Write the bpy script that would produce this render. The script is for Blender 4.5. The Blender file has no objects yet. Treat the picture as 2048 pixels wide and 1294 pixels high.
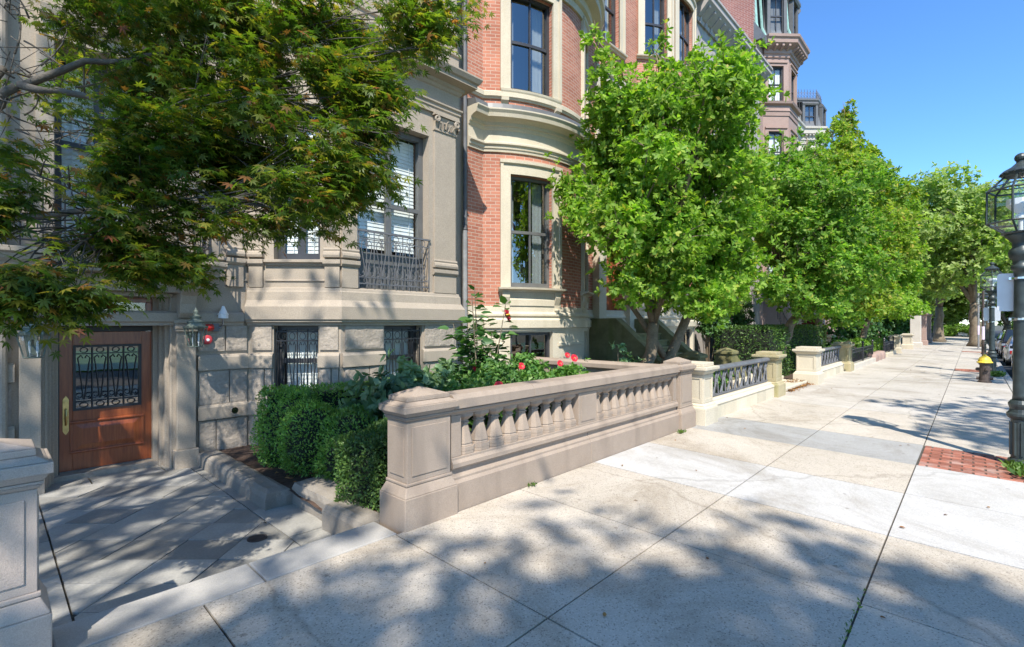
import bpy, math, random
import numpy as np
from mathutils import Vector, noise as mnoise

# ------------------------------------------------------------------ camera
SC = bpy.context.scene
EYE = 1.9
cd = bpy.data.cameras.new("camera"); cam = bpy.data.objects.new("camera", cd)
SC.collection.objects.link(cam); SC.camera = cam
cam.location = (0, 0, EYE)
cam.rotation_euler = (math.radians(90), 0, math.radians(43.1 - 90))
cd.sensor_width = 36; cd.lens = 985 / 2048 * 36
cd.clip_start = 0.05; cd.clip_end = 3000
# ------------------------------------------------------------------ world, sun, exposure
SUN_TRAVEL = Vector((2.12, 2.0, -3.58)).normalized()
SUN_EL = math.asin(-SUN_TRAVEL.z)
w = bpy.data.worlds.new("World"); SC.world = w; w.use_nodes = True
nt = w.node_tree; nt.nodes.clear()
sky = nt.nodes.new('ShaderNodeTexSky'); sky.sky_type = 'NISHITA'; sky.sun_disc = False
sky.sun_elevation = SUN_EL
sky.sun_rotation = math.atan2(-SUN_TRAVEL.x, -SUN_TRAVEL.y)
sky.air_density = 1.0; sky.dust_density = 0.0; sky.ozone_density = 6.0; sky.altitude = 2000
bg = nt.nodes.new('ShaderNodeBackground'); bg.inputs[1].default_value = 0.15
wo = nt.nodes.new('ShaderNodeOutputWorld')
hs = nt.nodes.new('ShaderNodeHueSaturation'); hs.inputs['Saturation'].default_value = 1.12
nt.links.new(sky.outputs[0], hs.inputs['Color']); nt.links.new(hs.outputs[0], bg.inputs[0]); nt.links.new(bg.outputs[0], wo.inputs[0])
sl = bpy.data.lights.new("sun", 'SUN'); sl.energy = 3.3; sl.angle = math.radians(0.53); sl.color = (1.0, 0.955, 0.88)
so = bpy.data.objects.new("sun", sl); SC.collection.objects.link(so)
so.rotation_euler = SUN_TRAVEL.to_track_quat('-Z', 'Y').to_euler()
so.location = (-12, -12, 30)
SC.view_settings.view_transform = 'Standard'; SC.view_settings.look = 'None'
SC.view_settings.exposure = 1.2; SC.view_settings.gamma = 1
SC.render.engine = 'CYCLES'
SC.cycles.use_denoising = True
SC.cycles.max_bounces = 8; SC.cycles.transparent_max_bounces = 16
SC.cycles.sample_clamp_indirect = 6
random.seed(7); RNG = np.random.default_rng(7)
R = math.radians

# ------------------------------------------------------------------ scene helpers
WLOC = {}
def tag(o, label, cat, group=None):
    o["label"] = label; o["category"] = cat
    if group: o["group"] = group
    return o
def root(name, loc, label, cat, group=None):
    o = bpy.data.objects.new(name, None); SC.collection.objects.link(o)
    o.location = loc; o.empty_display_size = 0.2
    WLOC[o.name] = Vector(loc)
    return tag(o, label, cat, group)
def dup(o, loc, rz=None, label=None, parent=None):
    c = o.copy(); SC.collection.objects.link(c)
    if parent is None:
        c.location = loc
        if rz is not None: c.rotation_euler = (0, 0, rz)
        if label: c["label"] = label
    else:
        c.parent = parent
    for ch in list(o.children): dup(ch, None, None, None, c)
    return c
def link_mesh(name, me, m, parent=None, bevel=0, smooth=False):
    o = bpy.data.objects.new(name, me); SC.collection.objects.link(o)
    if m: me.materials.append(m)
    if parent is not None:
        o.parent = parent; WLOC[o.name] = WLOC.get(parent.name, Vector((0, 0, 0)))
        if parent.type == 'MESH' and parent.parent is None:
            pass
    else:
        WLOC[o.name] = Vector((0, 0, 0))
    if smooth:
        me.polygons.foreach_set('use_smooth', [True] * len(me.polygons))
    if bevel:
        b = o.modifiers.new('bevel', 'BEVEL'); b.width = bevel; b.segments = 2; b.limit_method = 'ANGLE'; b.angle_limit = R(40)
    return o

class MB:
    def __init__(s): s.v = []; s.f = []; s.uv = []
    def add(s, vs, fs, uvs=None):
        n = len(s.v)
        for i, p in enumerate(vs):
            s.v.append((float(p[0]), float(p[1]), float(p[2])))
            s.uv.append(uvs[i] if uvs else (p[0] + p[1], p[2]))
        for f in fs: s.f.append(tuple(n + i for i in f))
    def box(s, x0, x1, y0, y1, z0, z1):
        s.add([(x0,y0,z0),(x1,y0,z0),(x1,y1,z0),(x0,y1,z0),(x0,y0,z1),(x1,y0,z1),(x1,y1,z1),(x0,y1,z1)],
              [(3,2,1,0),(4,5,6,7),(0,1,5,4),(1,2,6,5),(2,3,7,6),(3,0,4,7)])
    def frustum(s, cx, cy, a0, b0, z0, a1, b1, z1):
        s.add([(cx-a0,cy-b0,z0),(cx+a0,cy-b0,z0),(cx+a0,cy+b0,z0),(cx-a0,cy+b0,z0),
               (cx-a1,cy-b1,z1),(cx+a1,cy-b1,z1),(cx+a1,cy+b1,z1),(cx-a1,cy+b1,z1)],
              [(3,2,1,0),(4,5,6,7),(0,1,5,4),(1,2,6,5),(2,3,7,6),(3,0,4,7)])
    def prism(s, poly, z0, z1, zf=None):
        n = len(poly)
        lo = [(p[0], p[1], z0) for p in poly]; hi = [(p[0], p[1], zf(p[0], p[1]) if zf else z1) for p in poly]
        s.add(lo + hi, [tuple(range(n-1,-1,-1)), tuple(range(n, 2*n))] + [(i,(i+1)%n,n+(i+1)%n,n+i) for i in range(n)])
    def tube(s, pts, r, n=8, cap=True):
        pts = [Vector(p) for p in pts]; m = len(pts)
        rs = r if isinstance(r, (list, tuple)) else [r] * m
        ref = None; vs = []
        for i, p in enumerate(pts):
            t = (pts[min(i+1, m-1)] - pts[max(i-1, 0)])
            if t.length < 1e-9: t = Vector((0,0,1))
            t.normalize()
            if ref is None:
                ref = Vector((0,0,1)) if abs(t.z) < .9 else Vector((1,0,0))
            a = t.cross(ref)
            if a.length < 1e-6: a = t.orthogonal()
            a.normalize(); b = a.cross(t); ref = b
            ref = b
            for k in range(n):
                an = 2*math.pi*k/n
                vs.append(p + (a*math.cos(an) + b*math.sin(an))*rs[i])
        fs = []
        for i in range(m-1):
            for k in range(n):
                fs.append((i*n+k, i*n+(k+1)%n, (i+1)*n+(k+1)%n, (i+1)*n+k))
        if cap: fs += [tuple(range(n-1,-1,-1)), tuple(range((m-1)*n, m*n))]
        s.add(vs, fs)
    def lathe(s, prof, c=(0,0,0), n=16, a0=0):
        vs = []; m = len(prof)
        for r_, z in prof:
            for k in range(n):
                an = a0 + 2*math.pi*k/n
                vs.append((c[0]+r_*math.cos(an), c[1]+r_*math.sin(an), c[2]+z))
        fs = [(i*n+k, i*n+(k+1)%n, (i+1)*n+(k+1)%n, (i+1)*n+k) for i in range(m-1) for k in range(n)]
        fs += [tuple(range(n-1,-1,-1)), tuple(range((m-1)*n, m*n))]
        s.add(vs, fs)
    # --- facade space: map(s, d, z) -> world ; d outwards
    def sbox(s, mp, s0, s1, d0, d1, z0, z1, n=1):
        s.sprof(mp, s0, s1, [(d0,z0),(d1,z0),(d1,z1),(d0,z1)], n)
    def sprof(s, mp, s0, s1, prof, n=1):
        m = len(prof); vs = []; uv = []
        for i in range(n+1):
            t = s0 + (s1-s0)*i/n
            for d, z in prof: vs.append(mp(t, d, z)); uv.append((t, z))
        fs = [(i*m+k, (i+1)*m+k, (i+1)*m+(k+1)%m, i*m+(k+1)%m) for i in range(n) for k in range(m)]
        fs += [tuple(range(m)), tuple(range((n+1)*m-1, n*m-1, -1))]
        s.add(vs, fs, uv)
    def wall(s, mp, s0, s1, z0, z1, holes, dep=0.3, arc=False, step=0.15, d=0.0):
        ss = {s0, s1}; zs = {z0, z1}
        for h in holes:
            ss |= {min(max(h[0],s0),s1), min(max(h[1],s0),s1)}; zs |= {min(max(h[2],z0),z1), min(max(h[3],z0),z1)}
        ss = sorted(ss); zs = sorted(zs)
        if arc:
            o = []
            for a, b in zip(ss, ss[1:]):
                n = max(1, int((b-a)/step)); o += [a + (b-a)*i/n for i in range(n)]
            ss = o + [ss[-1]]
        for a, b in zip(ss, ss[1:]):
            for c, e in zip(zs, zs[1:]):
                cs, cz = (a+b)/2, (c+e)/2
                if any(h[0] < cs < h[1] and h[2] < cz < h[3] for h in holes): continue
                s.add([mp(a,d,c), mp(b,d,c), mp(b,d,e), mp(a,d,e)], [(0,1,2,3)], [(a,c),(b,c),(b,e),(a,e)])
        for h in holes:
            a, b, c, e = h[:4]
            n = max(1, int((b-a)/step)) if arc else 1
            for q in (a, b):
                s.add([mp(q,d,c), mp(q,d-dep,c), mp(q,d-dep,e), mp(q,d,e)], [(0,1,2,3)], [(q,c),(q+dep,c),(q+dep,e),(q,e)])
            for i in range(n):
                p, q = a+(b-a)*i/n, a+(b-a)*(i+1)/n
                for z in (c, e):
                    s.add([mp(p,d,z), mp(q,d,z), mp(q,d-dep,z), mp(p,d-dep,z)], [(0,1,2,3)], [(p,z),(q,z),(q,z+dep),(p,z+dep)])
    def sweep(s, path, prof, closed=False):
        """profile (d,z) swept along plan polyline, d to the right-hand side of travel, mitred"""
        P = [Vector((p[0], p[1])) for p in path]; n = len(P); m = len(prof); vs = []
        for i in range(n):
            if closed: a, b = P[i-1], P[(i+1) % n]
            else: a, b = P[max(i-1,0)], P[min(i+1,n-1)]
            t0 = (P[i]-a).normalized() if (P[i]-a).length > 1e-9 else (b-P[i]).normalized()
            t1 = (b-P[i]).normalized() if (b-P[i]).length > 1e-9 else t0
            n0 = Vector((t0.y, -t0.x)); n1 = Vector((t1.y, -t1.x))
            mm = n0+n1; mm = mm/ max(mm.length_squared, 1e-6) * 2 if mm.length > 1e-6 else n0
            if mm.length > 2.2: mm = mm.normalized()*2.2
            for d, z in prof: vs.append((P[i].x+mm.x*d, P[i].y+mm.y*d, z))
        fs = []
        for i in range(n if closed else n-1):
            j = (i+1) % n
            for k in range(m): fs.append((i*m+k, j*m+k, j*m+(k+1)%m, i*m+(k+1)%m))
        if not closed: fs += [tuple(range(m)), tuple(range(n*m-1, (n-1)*m-1, -1))]
        s.add(vs, fs)
    def rock(s, mp, s0, s1, z0, z1, d0=0.0, d1=0.05, amp=0.035, cell=0.05, seed=0, bx=0.015):
        """rock-faced ashlar block"""
        nx = max(3, int((s1-s0)/cell)); nz = max(3, int((z1-z0)/cell))
        vs = []; uv = []
        for j in range(nz+1):
            for i in range(nx+1):
                a = s0+(s1-s0)*i/nx; z = z0+(z1-z0)*j/nz
                e = min(i, nx-i, j, nz-j)
                h = mnoise.fractal(Vector((a*4+seed*7.3, z*6, seed*3.1)), 1.0, 2.0, 4)
                h2 = mnoise.cell(Vector((a*7+seed, z*9, seed)))
                d = d1 + (amp*(h*0.9+0.35) + amp*0.35*h2 if e > 0 else 0)
                vs.append(mp(a, d, z)); uv.append((a, z))
        fs = [(j*(nx+1)+i, j*(nx+1)+i+1, (j+1)*(nx+1)+i+1, (j+1)*(nx+1)+i) for j in range(nz) for i in range(nx)]
        s.add(vs, fs, uv)
        s.sbox(mp, s0, s1, d0-0.02, d1-0.001, z0, z1)
    def build(s, name, m, parent=None, smooth=False, bevel=0, kind=None):
        me = bpy.data.meshes.new(name)
        off = WLOC[parent.name] if parent is not None else Vector((0,0,0))
        me.from_pydata([(x-off.x, y-off.y, z-off.z) for x, y, z in s.v], [], s.f)
        ul = me.uv_layers.new(name="UVMap")
        li = np.empty(len(me.loops), dtype=np.int32); me.loops.foreach_get('vertex_index', li)
        ul.data.foreach_set('uv', np.array(s.uv, dtype=np.float32)[li].ravel())
        me.update()
        if not getattr(s, 'open', False): fix_normals(me)
        o = link_mesh(name, me, m, parent, bevel, smooth)
        if kind: o["kind"] = kind
        return o
def fix_normals(me):
    import bmesh
    bm = bmesh.new(); bm.from_mesh(me); bmesh.ops.recalc_face_normals(bm, faces=bm.faces); bm.to_mesh(me); bm.free()

def planemap(p0, p1):
    p0 = Vector(p0); p1 = Vector(p1); L = (p1-p0).length; e = (p1-p0)/L; n = Vector((e.y, -e.x))
    f = lambda s, d, z: (p0.x+e.x*s+n.x*d, p0.y+e.y*s+n.y*d, z)
    f.L = L; f.at = lambda s, d=0: (p0.x+e.x*s+n.x*d, p0.y+e.y*s+n.y*d)
    return f
def arcmap(c, rad):
    # s = arc length measured from the middle of the bow
    return lambda s, d, z: (c[0]+(rad+d)*math.sin(s/rad), c[1]-(rad+d)*math.cos(s/rad), z)

# fast leaf meshes -----------------------------------------------------------
def leaf_mesh(name, tmpl, faces, T, Rm, S, m, parent=None, kind=None, smooth=False):
    tv = np.array(tmpl, dtype=np.float32); n = len(T); k = len(tv)
    V = np.einsum('nij,kj->nki', Rm, tv) * np.asarray(S, dtype=np.float32).reshape(n, 1, -1) + T[:, None, :]
    off = WLOC[parent.name] if parent is not None else Vector((0,0,0))
    V = V.reshape(-1, 3) - np.array(off)
    fl = np.concatenate([np.array(f, dtype=np.int32) for f in faces]); tot = np.array([len(f) for f in faces], dtype=np.int32)
    LI = (fl[None, :] + (np.arange(n, dtype=np.int32) * k)[:, None]).ravel()
    LT = np.tile(tot, n); LS = np.concatenate([[0], np.cumsum(LT)[:-1]]).astype(np.int32)
    me = bpy.data.meshes.new(name)
    me.vertices.add(len(V)); me.vertices.foreach_set('co', V.astype(np.float32).ravel())
    me.loops.add(len(LI)); me.loops.foreach_set('vertex_index', LI)
    me.polygons.add(len(LT)); me.polygons.foreach_set('loop_start', LS); me.polygons.foreach_set('loop_total', LT)
    me.update(calc_edges=True)
    o = link_mesh(name, me, m, parent, 0, smooth)
    if kind: o["kind"] = kind
    return o
def frames(axis, up, roll=None):
    """rotation matrices with local Y along axis, local Z near up"""
    a = axis / np.linalg.norm(axis, axis=1, keepdims=True)
    x = np.cross(a, up); l = np.linalg.norm(x, axis=1, keepdims=True)
    x = np.where(l > 1e-4, x/np.maximum(l, 1e-4), np.array([1.0, 0, 0]))
    z = np.cross(x, a)
    return np.stack([x, a, z], axis=2)
def rdir(n, zb=0.0):
    d = RNG.normal(size=(n, 3)); d[:, 2] += zb
    return d / np.linalg.norm(d, axis=1, keepdims=True)
LEAF_OB = ([(0,0,0),(.16,.3,.035),(.235,.66,.04),(0,1,-.08),(-.235,.66,.04),(-.16,.3,.035)], [(0,1,2,3),(0,3,4,5)])
LEAF_SM = ([(0,0,0),(.22,.5,.05),(0,1,0),(-.22,.5,.05)], [(0,1,2,3)])
LEAF_OV = ([(0,0,0),(.3,.28,.05),(.2,.7,.03),(0,1,-.1),(-.2,.7,.03),(-.3,.28,.05)], [(0,1,2,3),(0,3,4,5)])
def maple_leaf():
    v = [(0,0,0)]; f = []
    for a, L in zip((-128,-84,-42,0,42,84,128), (.42,.74,.93,1.0,.93,.74,.42)):
        i = len(v)
        for da, q in ((-18,.43),(0,1.0),(18,.43)):
            r_ = L*q; an = R(a+da); v.append((r_*math.sin(an), r_*math.cos(an), -.22*r_*r_*(1.0 if q == 1 else .6)))
        f.append((0, i, i+1, i+2))
    return v, f
LEAF_MAPLE = maple_leaf()

# ------------------------------------------------------------------ materials
def _n(nt, t, **k):
    n = nt.nodes.new(t)
    for a, b in k.items(): setattr(n, a, b)
    return n
MATS = {}
def principled(name):
    m = bpy.data.materials.new(name); m.use_nodes = True
    return m, m.node_tree, m.node_tree.nodes['Principled BSDF']
def ramp(nt, stops):
    r_ = _n(nt, 'ShaderNodeValToRGB'); el = r_.color_ramp.elements
    while len(el) > 1: el.remove(el[0])
    el[0].position = stops[0][0]; el[0].color = (*stops[0][1], 1)
    for p, c in stops[1:]:
        e = el.new(p); e.color = (*c, 1)
    return r_
def mul(c, k): return tuple(min(1, x*k) for x in c)
def stone(name, col, rough=0.85, var=0.12, scale=1.3, bump=0.25, fine=60, island=0.0, streak=0.0, stain=None, stain_amt=0.5, spec=0.3):
    m, nt, p = principled(name); L = nt.links
    g = _n(nt, 'ShaderNodeNewGeometry')
    n1 = _n(nt, 'ShaderNodeTexNoise'); n1.inputs['Scale'].default_value = scale; n1.inputs['Detail'].default_value = 8; n1.inputs['Roughness'].default_value = .65
    n2 = _n(nt, 'ShaderNodeTexNoise'); n2.inputs['Scale'].default_value = fine; n2.inputs['Detail'].default_value = 4
    L.new(g.outputs['Position'], n1.inputs['Vector']); L.new(g.outputs['Position'], n2.inputs['Vector'])
    r1 = ramp(nt, [(.28, mul(col, 1-var)), (.72, mul(col, 1+var))]); L.new(n1.outputs[0], r1.inputs[0])
    r2 = ramp(nt, [(.3, (.86,)*3), (.7, (1.1,)*3)]); L.new(n2.outputs[0], r2.inputs[0])
    mx = _n(nt, 'ShaderNodeMixRGB', blend_type='MULTIPLY'); mx.inputs[0].default_value = 1
    L.new(r1.outputs[0], mx.inputs[1]); L.new(r2.outputs[0], mx.inputs[2])
    out = mx.outputs[0]
    if island:
        r3 = ramp(nt, [(0, (1-island,)*3), (1, (1+island,)*3)]); L.new(g.outputs['Random Per Island'], r3.inputs[0])
        m3 = _n(nt, 'ShaderNodeMixRGB', blend_type='MULTIPLY'); m3.inputs[0].default_value = 1
        L.new(out, m3.inputs[1]); L.new(r3.outputs[0], m3.inputs[2]); out = m3.outputs[0]
    if stain:
        mp = _n(nt, 'ShaderNodeMapping'); mp.inputs['Scale'].default_value = (2.2, 2.2, .35)
        L.new(g.outputs['Position'], mp.inputs[0])
        n3 = _n(nt, 'ShaderNodeTexNoise'); n3.inputs['Scale'].default_value = 1.6; n3.inputs['Detail'].default_value = 6
        L.new(mp.outputs[0], n3.inputs['Vector'])
        r4 = ramp(nt, [(.5, (0,0,0)), (.78, (stain_amt,)*3)]); L.new(n3.outputs[0], r4.inputs[0])
        m4 = _n(nt, 'ShaderNodeMixRGB'); L.new(r4.outputs[0], m4.inputs[0]); L.new(out, m4.inputs[1]); m4.inputs[2].default_value = (*stain, 1); out = m4.outputs[0]
    L.new(out, p.inputs['Base Color'])
    p.inputs['Roughness'].default_value = rough; p.inputs['Specular IOR Level'].default_value = spec
    if bump:
        b = _n(nt, 'ShaderNodeBump'); b.inputs['Strength'].default_value = bump; b.inputs['Distance'].default_value = .01
        L.new(n2.outputs[0], b.inputs['Height']); L.new(b.outputs[0], p.inputs['Normal'])
    MATS[name] = m; return m
def plain(name, col, rough=0.5, metal=0.0, var=0.06, scale=6, spec=0.5, bump=0.0):
    m, nt, p = principled(name); L = nt.links
    g = _n(nt, 'ShaderNodeNewGeometry'); n1 = _n(nt, 'ShaderNodeTexNoise'); n1.inputs['Scale'].default_value = scale; n1.inputs['Detail'].default_value = 5
    L.new(g.outputs['Position'], n1.inputs['Vector'])
    r1 = ramp(nt, [(.3, mul(col, 1-var)), (.7, mul(col, 1+var))]); L.new(n1.outputs[0], r1.inputs[0]); L.new(r1.outputs[0], p.inputs['Base Color'])
    p.inputs['Roughness'].default_value = rough; p.inputs['Metallic'].default_value = metal; p.inputs['Specular IOR Level'].default_value = spec
    if bump:
        b = _n(nt, 'ShaderNodeBump'); b.inputs['Strength'].default_value = bump; b.inputs['Distance'].default_value = .005
        L.new(n1.outputs[0], b.inputs['Height']); L.new(b.outputs[0], p.inputs['Normal'])
    MATS[name] = m; return m
def aggregate(name, col, speck=0.22, island=0.05, dens=115):
    """exposed-aggregate concrete: little dark and pale stones"""
    m, nt, p = principled(name); L = nt.links
    g = _n(nt, 'ShaderNodeNewGeometry')
    v = _n(nt, 'ShaderNodeTexVoronoi'); v.inputs['Scale'].default_value = dens; L.new(g.outputs['Position'], v.inputs['Vector'])
    sx = _n(nt, 'ShaderNodeSeparateColor'); L.new(v.outputs['Color'], sx.inputs[0])
    r1 = ramp(nt, [(0, mul(col, 1-speck*2.0)), (.055, mul(col, 1-speck*1.7)), (.09, mul(col, 1-speck*.5)), (.3, mul(col, .98)), (.8, mul(col, 1.03)), (1, mul(col, 1.2))]); L.new(sx.outputs[0], r1.inputs[0])
    n1 = _n(nt, 'ShaderNodeTexNoise'); n1.inputs['Scale'].default_value = .9; n1.inputs['Detail'].default_value = 9; n1.inputs['Roughness'].default_value = .7
    L.new(g.outputs['Position'], n1.inputs['Vector'])
    r2 = ramp(nt, [(.27, (.74, .725, .70)), (.42, (.93,.925,.91)), (.68, (1.06,)*3)]); L.new(n1.outputs[0], r2.inputs[0])
    mx = _n(nt, 'ShaderNodeMixRGB', blend_type='MULTIPLY'); mx.inputs[0].default_value = 1; L.new(r1.outputs[0], mx.inputs[1]); L.new(r2.outputs[0], mx.inputs[2])
    r3 = ramp(nt, [(0, (1-island,)*3), (1, (1+island,)*3)]); L.new(g.outputs['Random Per Island'], r3.inputs[0])
    m3 = _n(nt, 'ShaderNodeMixRGB', blend_type='MULTIPLY'); m3.inputs[0].default_value = 1; L.new(mx.outputs[0], m3.inputs[1]); L.new(r3.outputs[0], m3.inputs[2])
    v2 = _n(nt, 'ShaderNodeTexVoronoi'); v2.inputs['Scale'].default_value = 2.6; L.new(g.outputs['Position'], v2.inputs['Vector'])
    r5 = ramp(nt, [(.03, (.62,.6,.58)), (.06, (1,1,1))]); L.new(v2.outputs['Distance'], r5.inputs[0])
    n6 = _n(nt, 'ShaderNodeTexNoise'); n6.inputs['Scale'].default_value = .45; n6.inputs['Detail'].default_value = 10; n6.inputs['Roughness'].default_value = .75; n6.inputs['Distortion'].default_value = 1.2; L.new(g.outputs['Position'], n6.inputs['Vector'])
    r6 = ramp(nt, [(.38, (.76,.73,.69)), (.52, (1,1,1))]); L.new(n6.outputs[0], r6.inputs[0])
    m5 = _n(nt, 'ShaderNodeMixRGB', blend_type='MULTIPLY'); m5.inputs[0].default_value = 1; L.new(m3.outputs[0], m5.inputs[1]); L.new(r5.outputs[0], m5.inputs[2])
    m6 = _n(nt, 'ShaderNodeMixRGB', blend_type='MULTIPLY'); m6.inputs[0].default_value = 1; L.new(m5.outputs[0], m6.inputs[1]); L.new(r6.outputs[0], m6.inputs[2])
    n7 = _n(nt, 'ShaderNodeTexNoise'); n7.inputs['Scale'].default_value = 2.2; n7.inputs['Detail'].default_value = 6; L.new(g.outputs['Position'], n7.inputs['Vector'])
    mv = _n(nt, 'ShaderNodeMixRGB', blend_type='ADD'); mv.inputs[0].default_value = .35; L.new(g.outputs['Position'], mv.inputs[1]); L.new(n7.outputs['Color'], mv.inputs[2])
    v4 = _n(nt, 'ShaderNodeTexVoronoi', feature='DISTANCE_TO_EDGE'); v4.inputs['Scale'].default_value = .16; L.new(mv.outputs[0], v4.inputs['Vector'])
    r7 = ramp(nt, [(.0, (.6,.58,.55)), (.0011, (1,1,1))]); L.new(v4.outputs['Distance'], r7.inputs[0])
    m7 = _n(nt, 'ShaderNodeMixRGB', blend_type='MULTIPLY'); m7.inputs[0].default_value = .55; L.new(m6.outputs[0], m7.inputs[1]); L.new(r7.outputs[0], m7.inputs[2])
    L.new(m7.outputs[0], p.inputs['Base Color']); p.inputs['Roughness'].default_value = .9; p.inputs['Specular IOR Level'].default_value = .25
    b = _n(nt, 'ShaderNodeBump'); b.inputs['Strength'].default_value = .3; b.inputs['Distance'].default_value = .004
    L.new(v.outputs['Distance'], b.inputs['Height']); L.new(b.outputs[0], p.inputs['Normal'])
    MATS[name] = m; return m
def brick(name, c1, c2, mort, bw=.25, rh=.082, ms=.011, island=False):
    m, nt, p = principled(name); L = nt.links
    uv = _n(nt, 'ShaderNodeUVMap'); uv.uv_map = "UVMap"
    b = _n(nt, 'ShaderNodeTexBrick'); b.inputs['Scale'].default_value = 1; b.inputs['Brick Width'].default_value = bw; b.inputs['Row Height'].default_value = rh
    b.inputs['Mortar Size'].default_value = ms; b.inputs['Mortar Smooth'].default_value = .2; b.inputs['Bias'].default_value = -.1
    b.inputs['Color1'].default_value = (*c1, 1); b.inputs['Color2'].default_value = (*c2, 1); b.inputs['Mortar'].default_value = (*mort, 1)
    L.new(uv.outputs[0], b.inputs['Vector'])
    g = _n(nt, 'ShaderNodeNewGeometry'); n1 = _n(nt, 'ShaderNodeTexNoise'); n1.inputs['Scale'].default_value = 1.1; n1.inputs['Detail'].default_value = 7
    L.new(g.outputs['Position'], n1.inputs['Vector'])
    r2 = ramp(nt, [(.3, (.84,)*3), (.7, (1.1,)*3)]); L.new(n1.outputs[0], r2.inputs[0])
    mx = _n(nt, 'ShaderNodeMixRGB', blend_type='MULTIPLY'); mx.inputs[0].default_value = 1; L.new(b.outputs[0], mx.inputs[1]); L.new(r2.outputs[0], mx.inputs[2])
    L.new(mx.outputs[0], p.inputs['Base Color']); p.inputs['Roughness'].default_value = .85; p.inputs['Specular IOR Level'].default_value = .25
    bu = _n(nt, 'ShaderNodeBump'); bu.inputs['Strength'].default_value = .5; bu.inputs['Distance'].default_value = .006; bu.invert = True
    L.new(b.outputs['Fac'], bu.inputs['Height']); L.new(bu.outputs[0], p.inputs['Normal'])
    MATS[name] = m; return m
def leafmat(name, stops, trans=.35, rough=.45, tcol=(1.3, 1.5, .5), spec=.4, clump=.25, cscale=1.2):
    m, nt, p = principled(name); L = nt.links
    g = _n(nt, 'ShaderNodeNewGeometry'); r1 = ramp(nt, stops); L.new(g.outputs['Random Per Island'], r1.inputs[0])
    n1 = _n(nt, 'ShaderNodeTexNoise'); n1.inputs['Scale'].default_value = cscale; n1.inputs['Detail'].default_value = 2; L.new(g.outputs['Position'], n1.inputs['Vector'])
    r2 = ramp(nt, [(.3, (1-clump, 1-clump, 1-clump*.8)), (.7, (1+clump, 1+clump, 1+clump*.5))]); L.new(n1.outputs[0], r2.inputs[0])
    mx = _n(nt, 'ShaderNodeMixRGB', blend_type='MULTIPLY'); mx.inputs[0].default_value = 1; L.new(r1.outputs[0], mx.inputs[1]); L.new(r2.outputs[0], mx.inputs[2])
    L.new(mx.outputs[0], p.inputs['Base Color']); p.inputs['Roughness'].default_value = rough; p.inputs['Specular IOR Level'].default_value = spec
    t = _n(nt, 'ShaderNodeBsdfTranslucent'); tm = _n(nt, 'ShaderNodeMixRGB', blend_type='MULTIPLY'); tm.inputs[0].default_value = 1
    L.new(mx.outputs[0], tm.inputs[1]); tm.inputs[2].default_value = (*tcol, 1); L.new(tm.outputs[0], t.inputs[0])
    ms = _n(nt, 'ShaderNodeMixShader'); ms.inputs[0].default_value = trans
    L.new(p.outputs[0], ms.inputs[1]); L.new(t.outputs[0], ms.inputs[2])
    L.new(ms.outputs[0], nt.nodes['Material Output'].inputs[0])
    MATS[name] = m; return m
def glassmat(name, tint=(.75,.8,.8), base=.12, wave=.0):
    m = bpy.data.materials.new(name); m.use_nodes = True; nt = m.node_tree; nt.nodes.clear(); L = nt.links
    o = _n(nt, 'ShaderNodeOutputMaterial'); t = _n(nt, 'ShaderNodeBsdfTransparent'); t.inputs[0].default_value = (*tint, 1)
    gl = _n(nt, 'ShaderNodeBsdfGlossy'); gl.inputs['Roughness'].default_value = .015; gl.inputs['Color'].default_value = (1, .94, .86, 1)
    lw = _n(nt, 'ShaderNodeLayerWeight'); lw.inputs[0].default_value = .5
    pw = _n(nt, 'ShaderNodeMath', operation='POWER'); pw.inputs[1].default_value = 4.5; L.new(lw.outputs['Facing'], pw.inputs[0])
    ad = _n(nt, 'ShaderNodeMath', operation='ADD'); ad.use_clamp = True; ad.inputs[1].default_value = base+.04; L.new(pw.outputs[0], ad.inputs[0])
    ms = _n(nt, 'ShaderNodeMixShader'); L.new(ad.outputs[0], ms.inputs[0]); L.new(t.outputs[0], ms.inputs[1]); L.new(gl.outputs[0], ms.inputs[2]); L.new(ms.outputs[0], o.inputs[0])
    if wave:
        g = _n(nt, 'ShaderNodeNewGeometry'); n1 = _n(nt, 'ShaderNodeTexNoise'); n1.inputs['Scale'].default_value = 2.2; L.new(g.outputs['Position'], n1.inputs['Vector'])
        b = _n(nt, 'ShaderNodeBump'); b.inputs['Strength'].default_value = wave; b.inputs['Distance'].default_value = .02; L.new(n1.outputs[0], b.inputs['Height']); L.new(b.outputs[0], gl.inputs['Normal'])
    MATS[name] = m; return m

M_brown = stone("brownstone_paint", (.39,.325,.25), var=.08, bump=.2, stain=(.3,.25,.2), stain_amt=.4)
M_brock = stone("brownstone_rock", (.36,.305,.245), var=.14, bump=1.0, fine=26)
M_balus = stone("balustrade_stone", (.345,.27,.207), var=.13, bump=.22, fine=110, stain=(.22,.17,.13), stain_amt=.85)
M_cream = stone("cream_sandstone", (.58,.51,.385), var=.08, bump=.15, stain=(.42,.36,.24), stain_amt=.4)
M_creamw = stone("cream_wall_blocks", (.57,.50,.37), var=.1, bump=.18, island=.13, stain=(.45,.42,.3), stain_amt=.4)
M_creamd = stone("shaded_mossy_sandstone", (.44,.37,.22), var=.14, stain=(.2,.2,.07), stain_amt=.8)  # green moss stain; tree shade on two posts is put into the darker base
M_moss = stone("mossy_stone", (.2,.18,.085), var=.3, scale=3, bump=.5, stain=(.1,.12,.03), stain_amt=.8)
M_pale = stone("pale_limestone", (.55,.5,.42), var=.1)
M_cool = stone("grey_limestone", (.40,.36,.325), var=.12)
M_pink = stone("pink_brownstone", (.36,.25,.205), var=.1)
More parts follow.
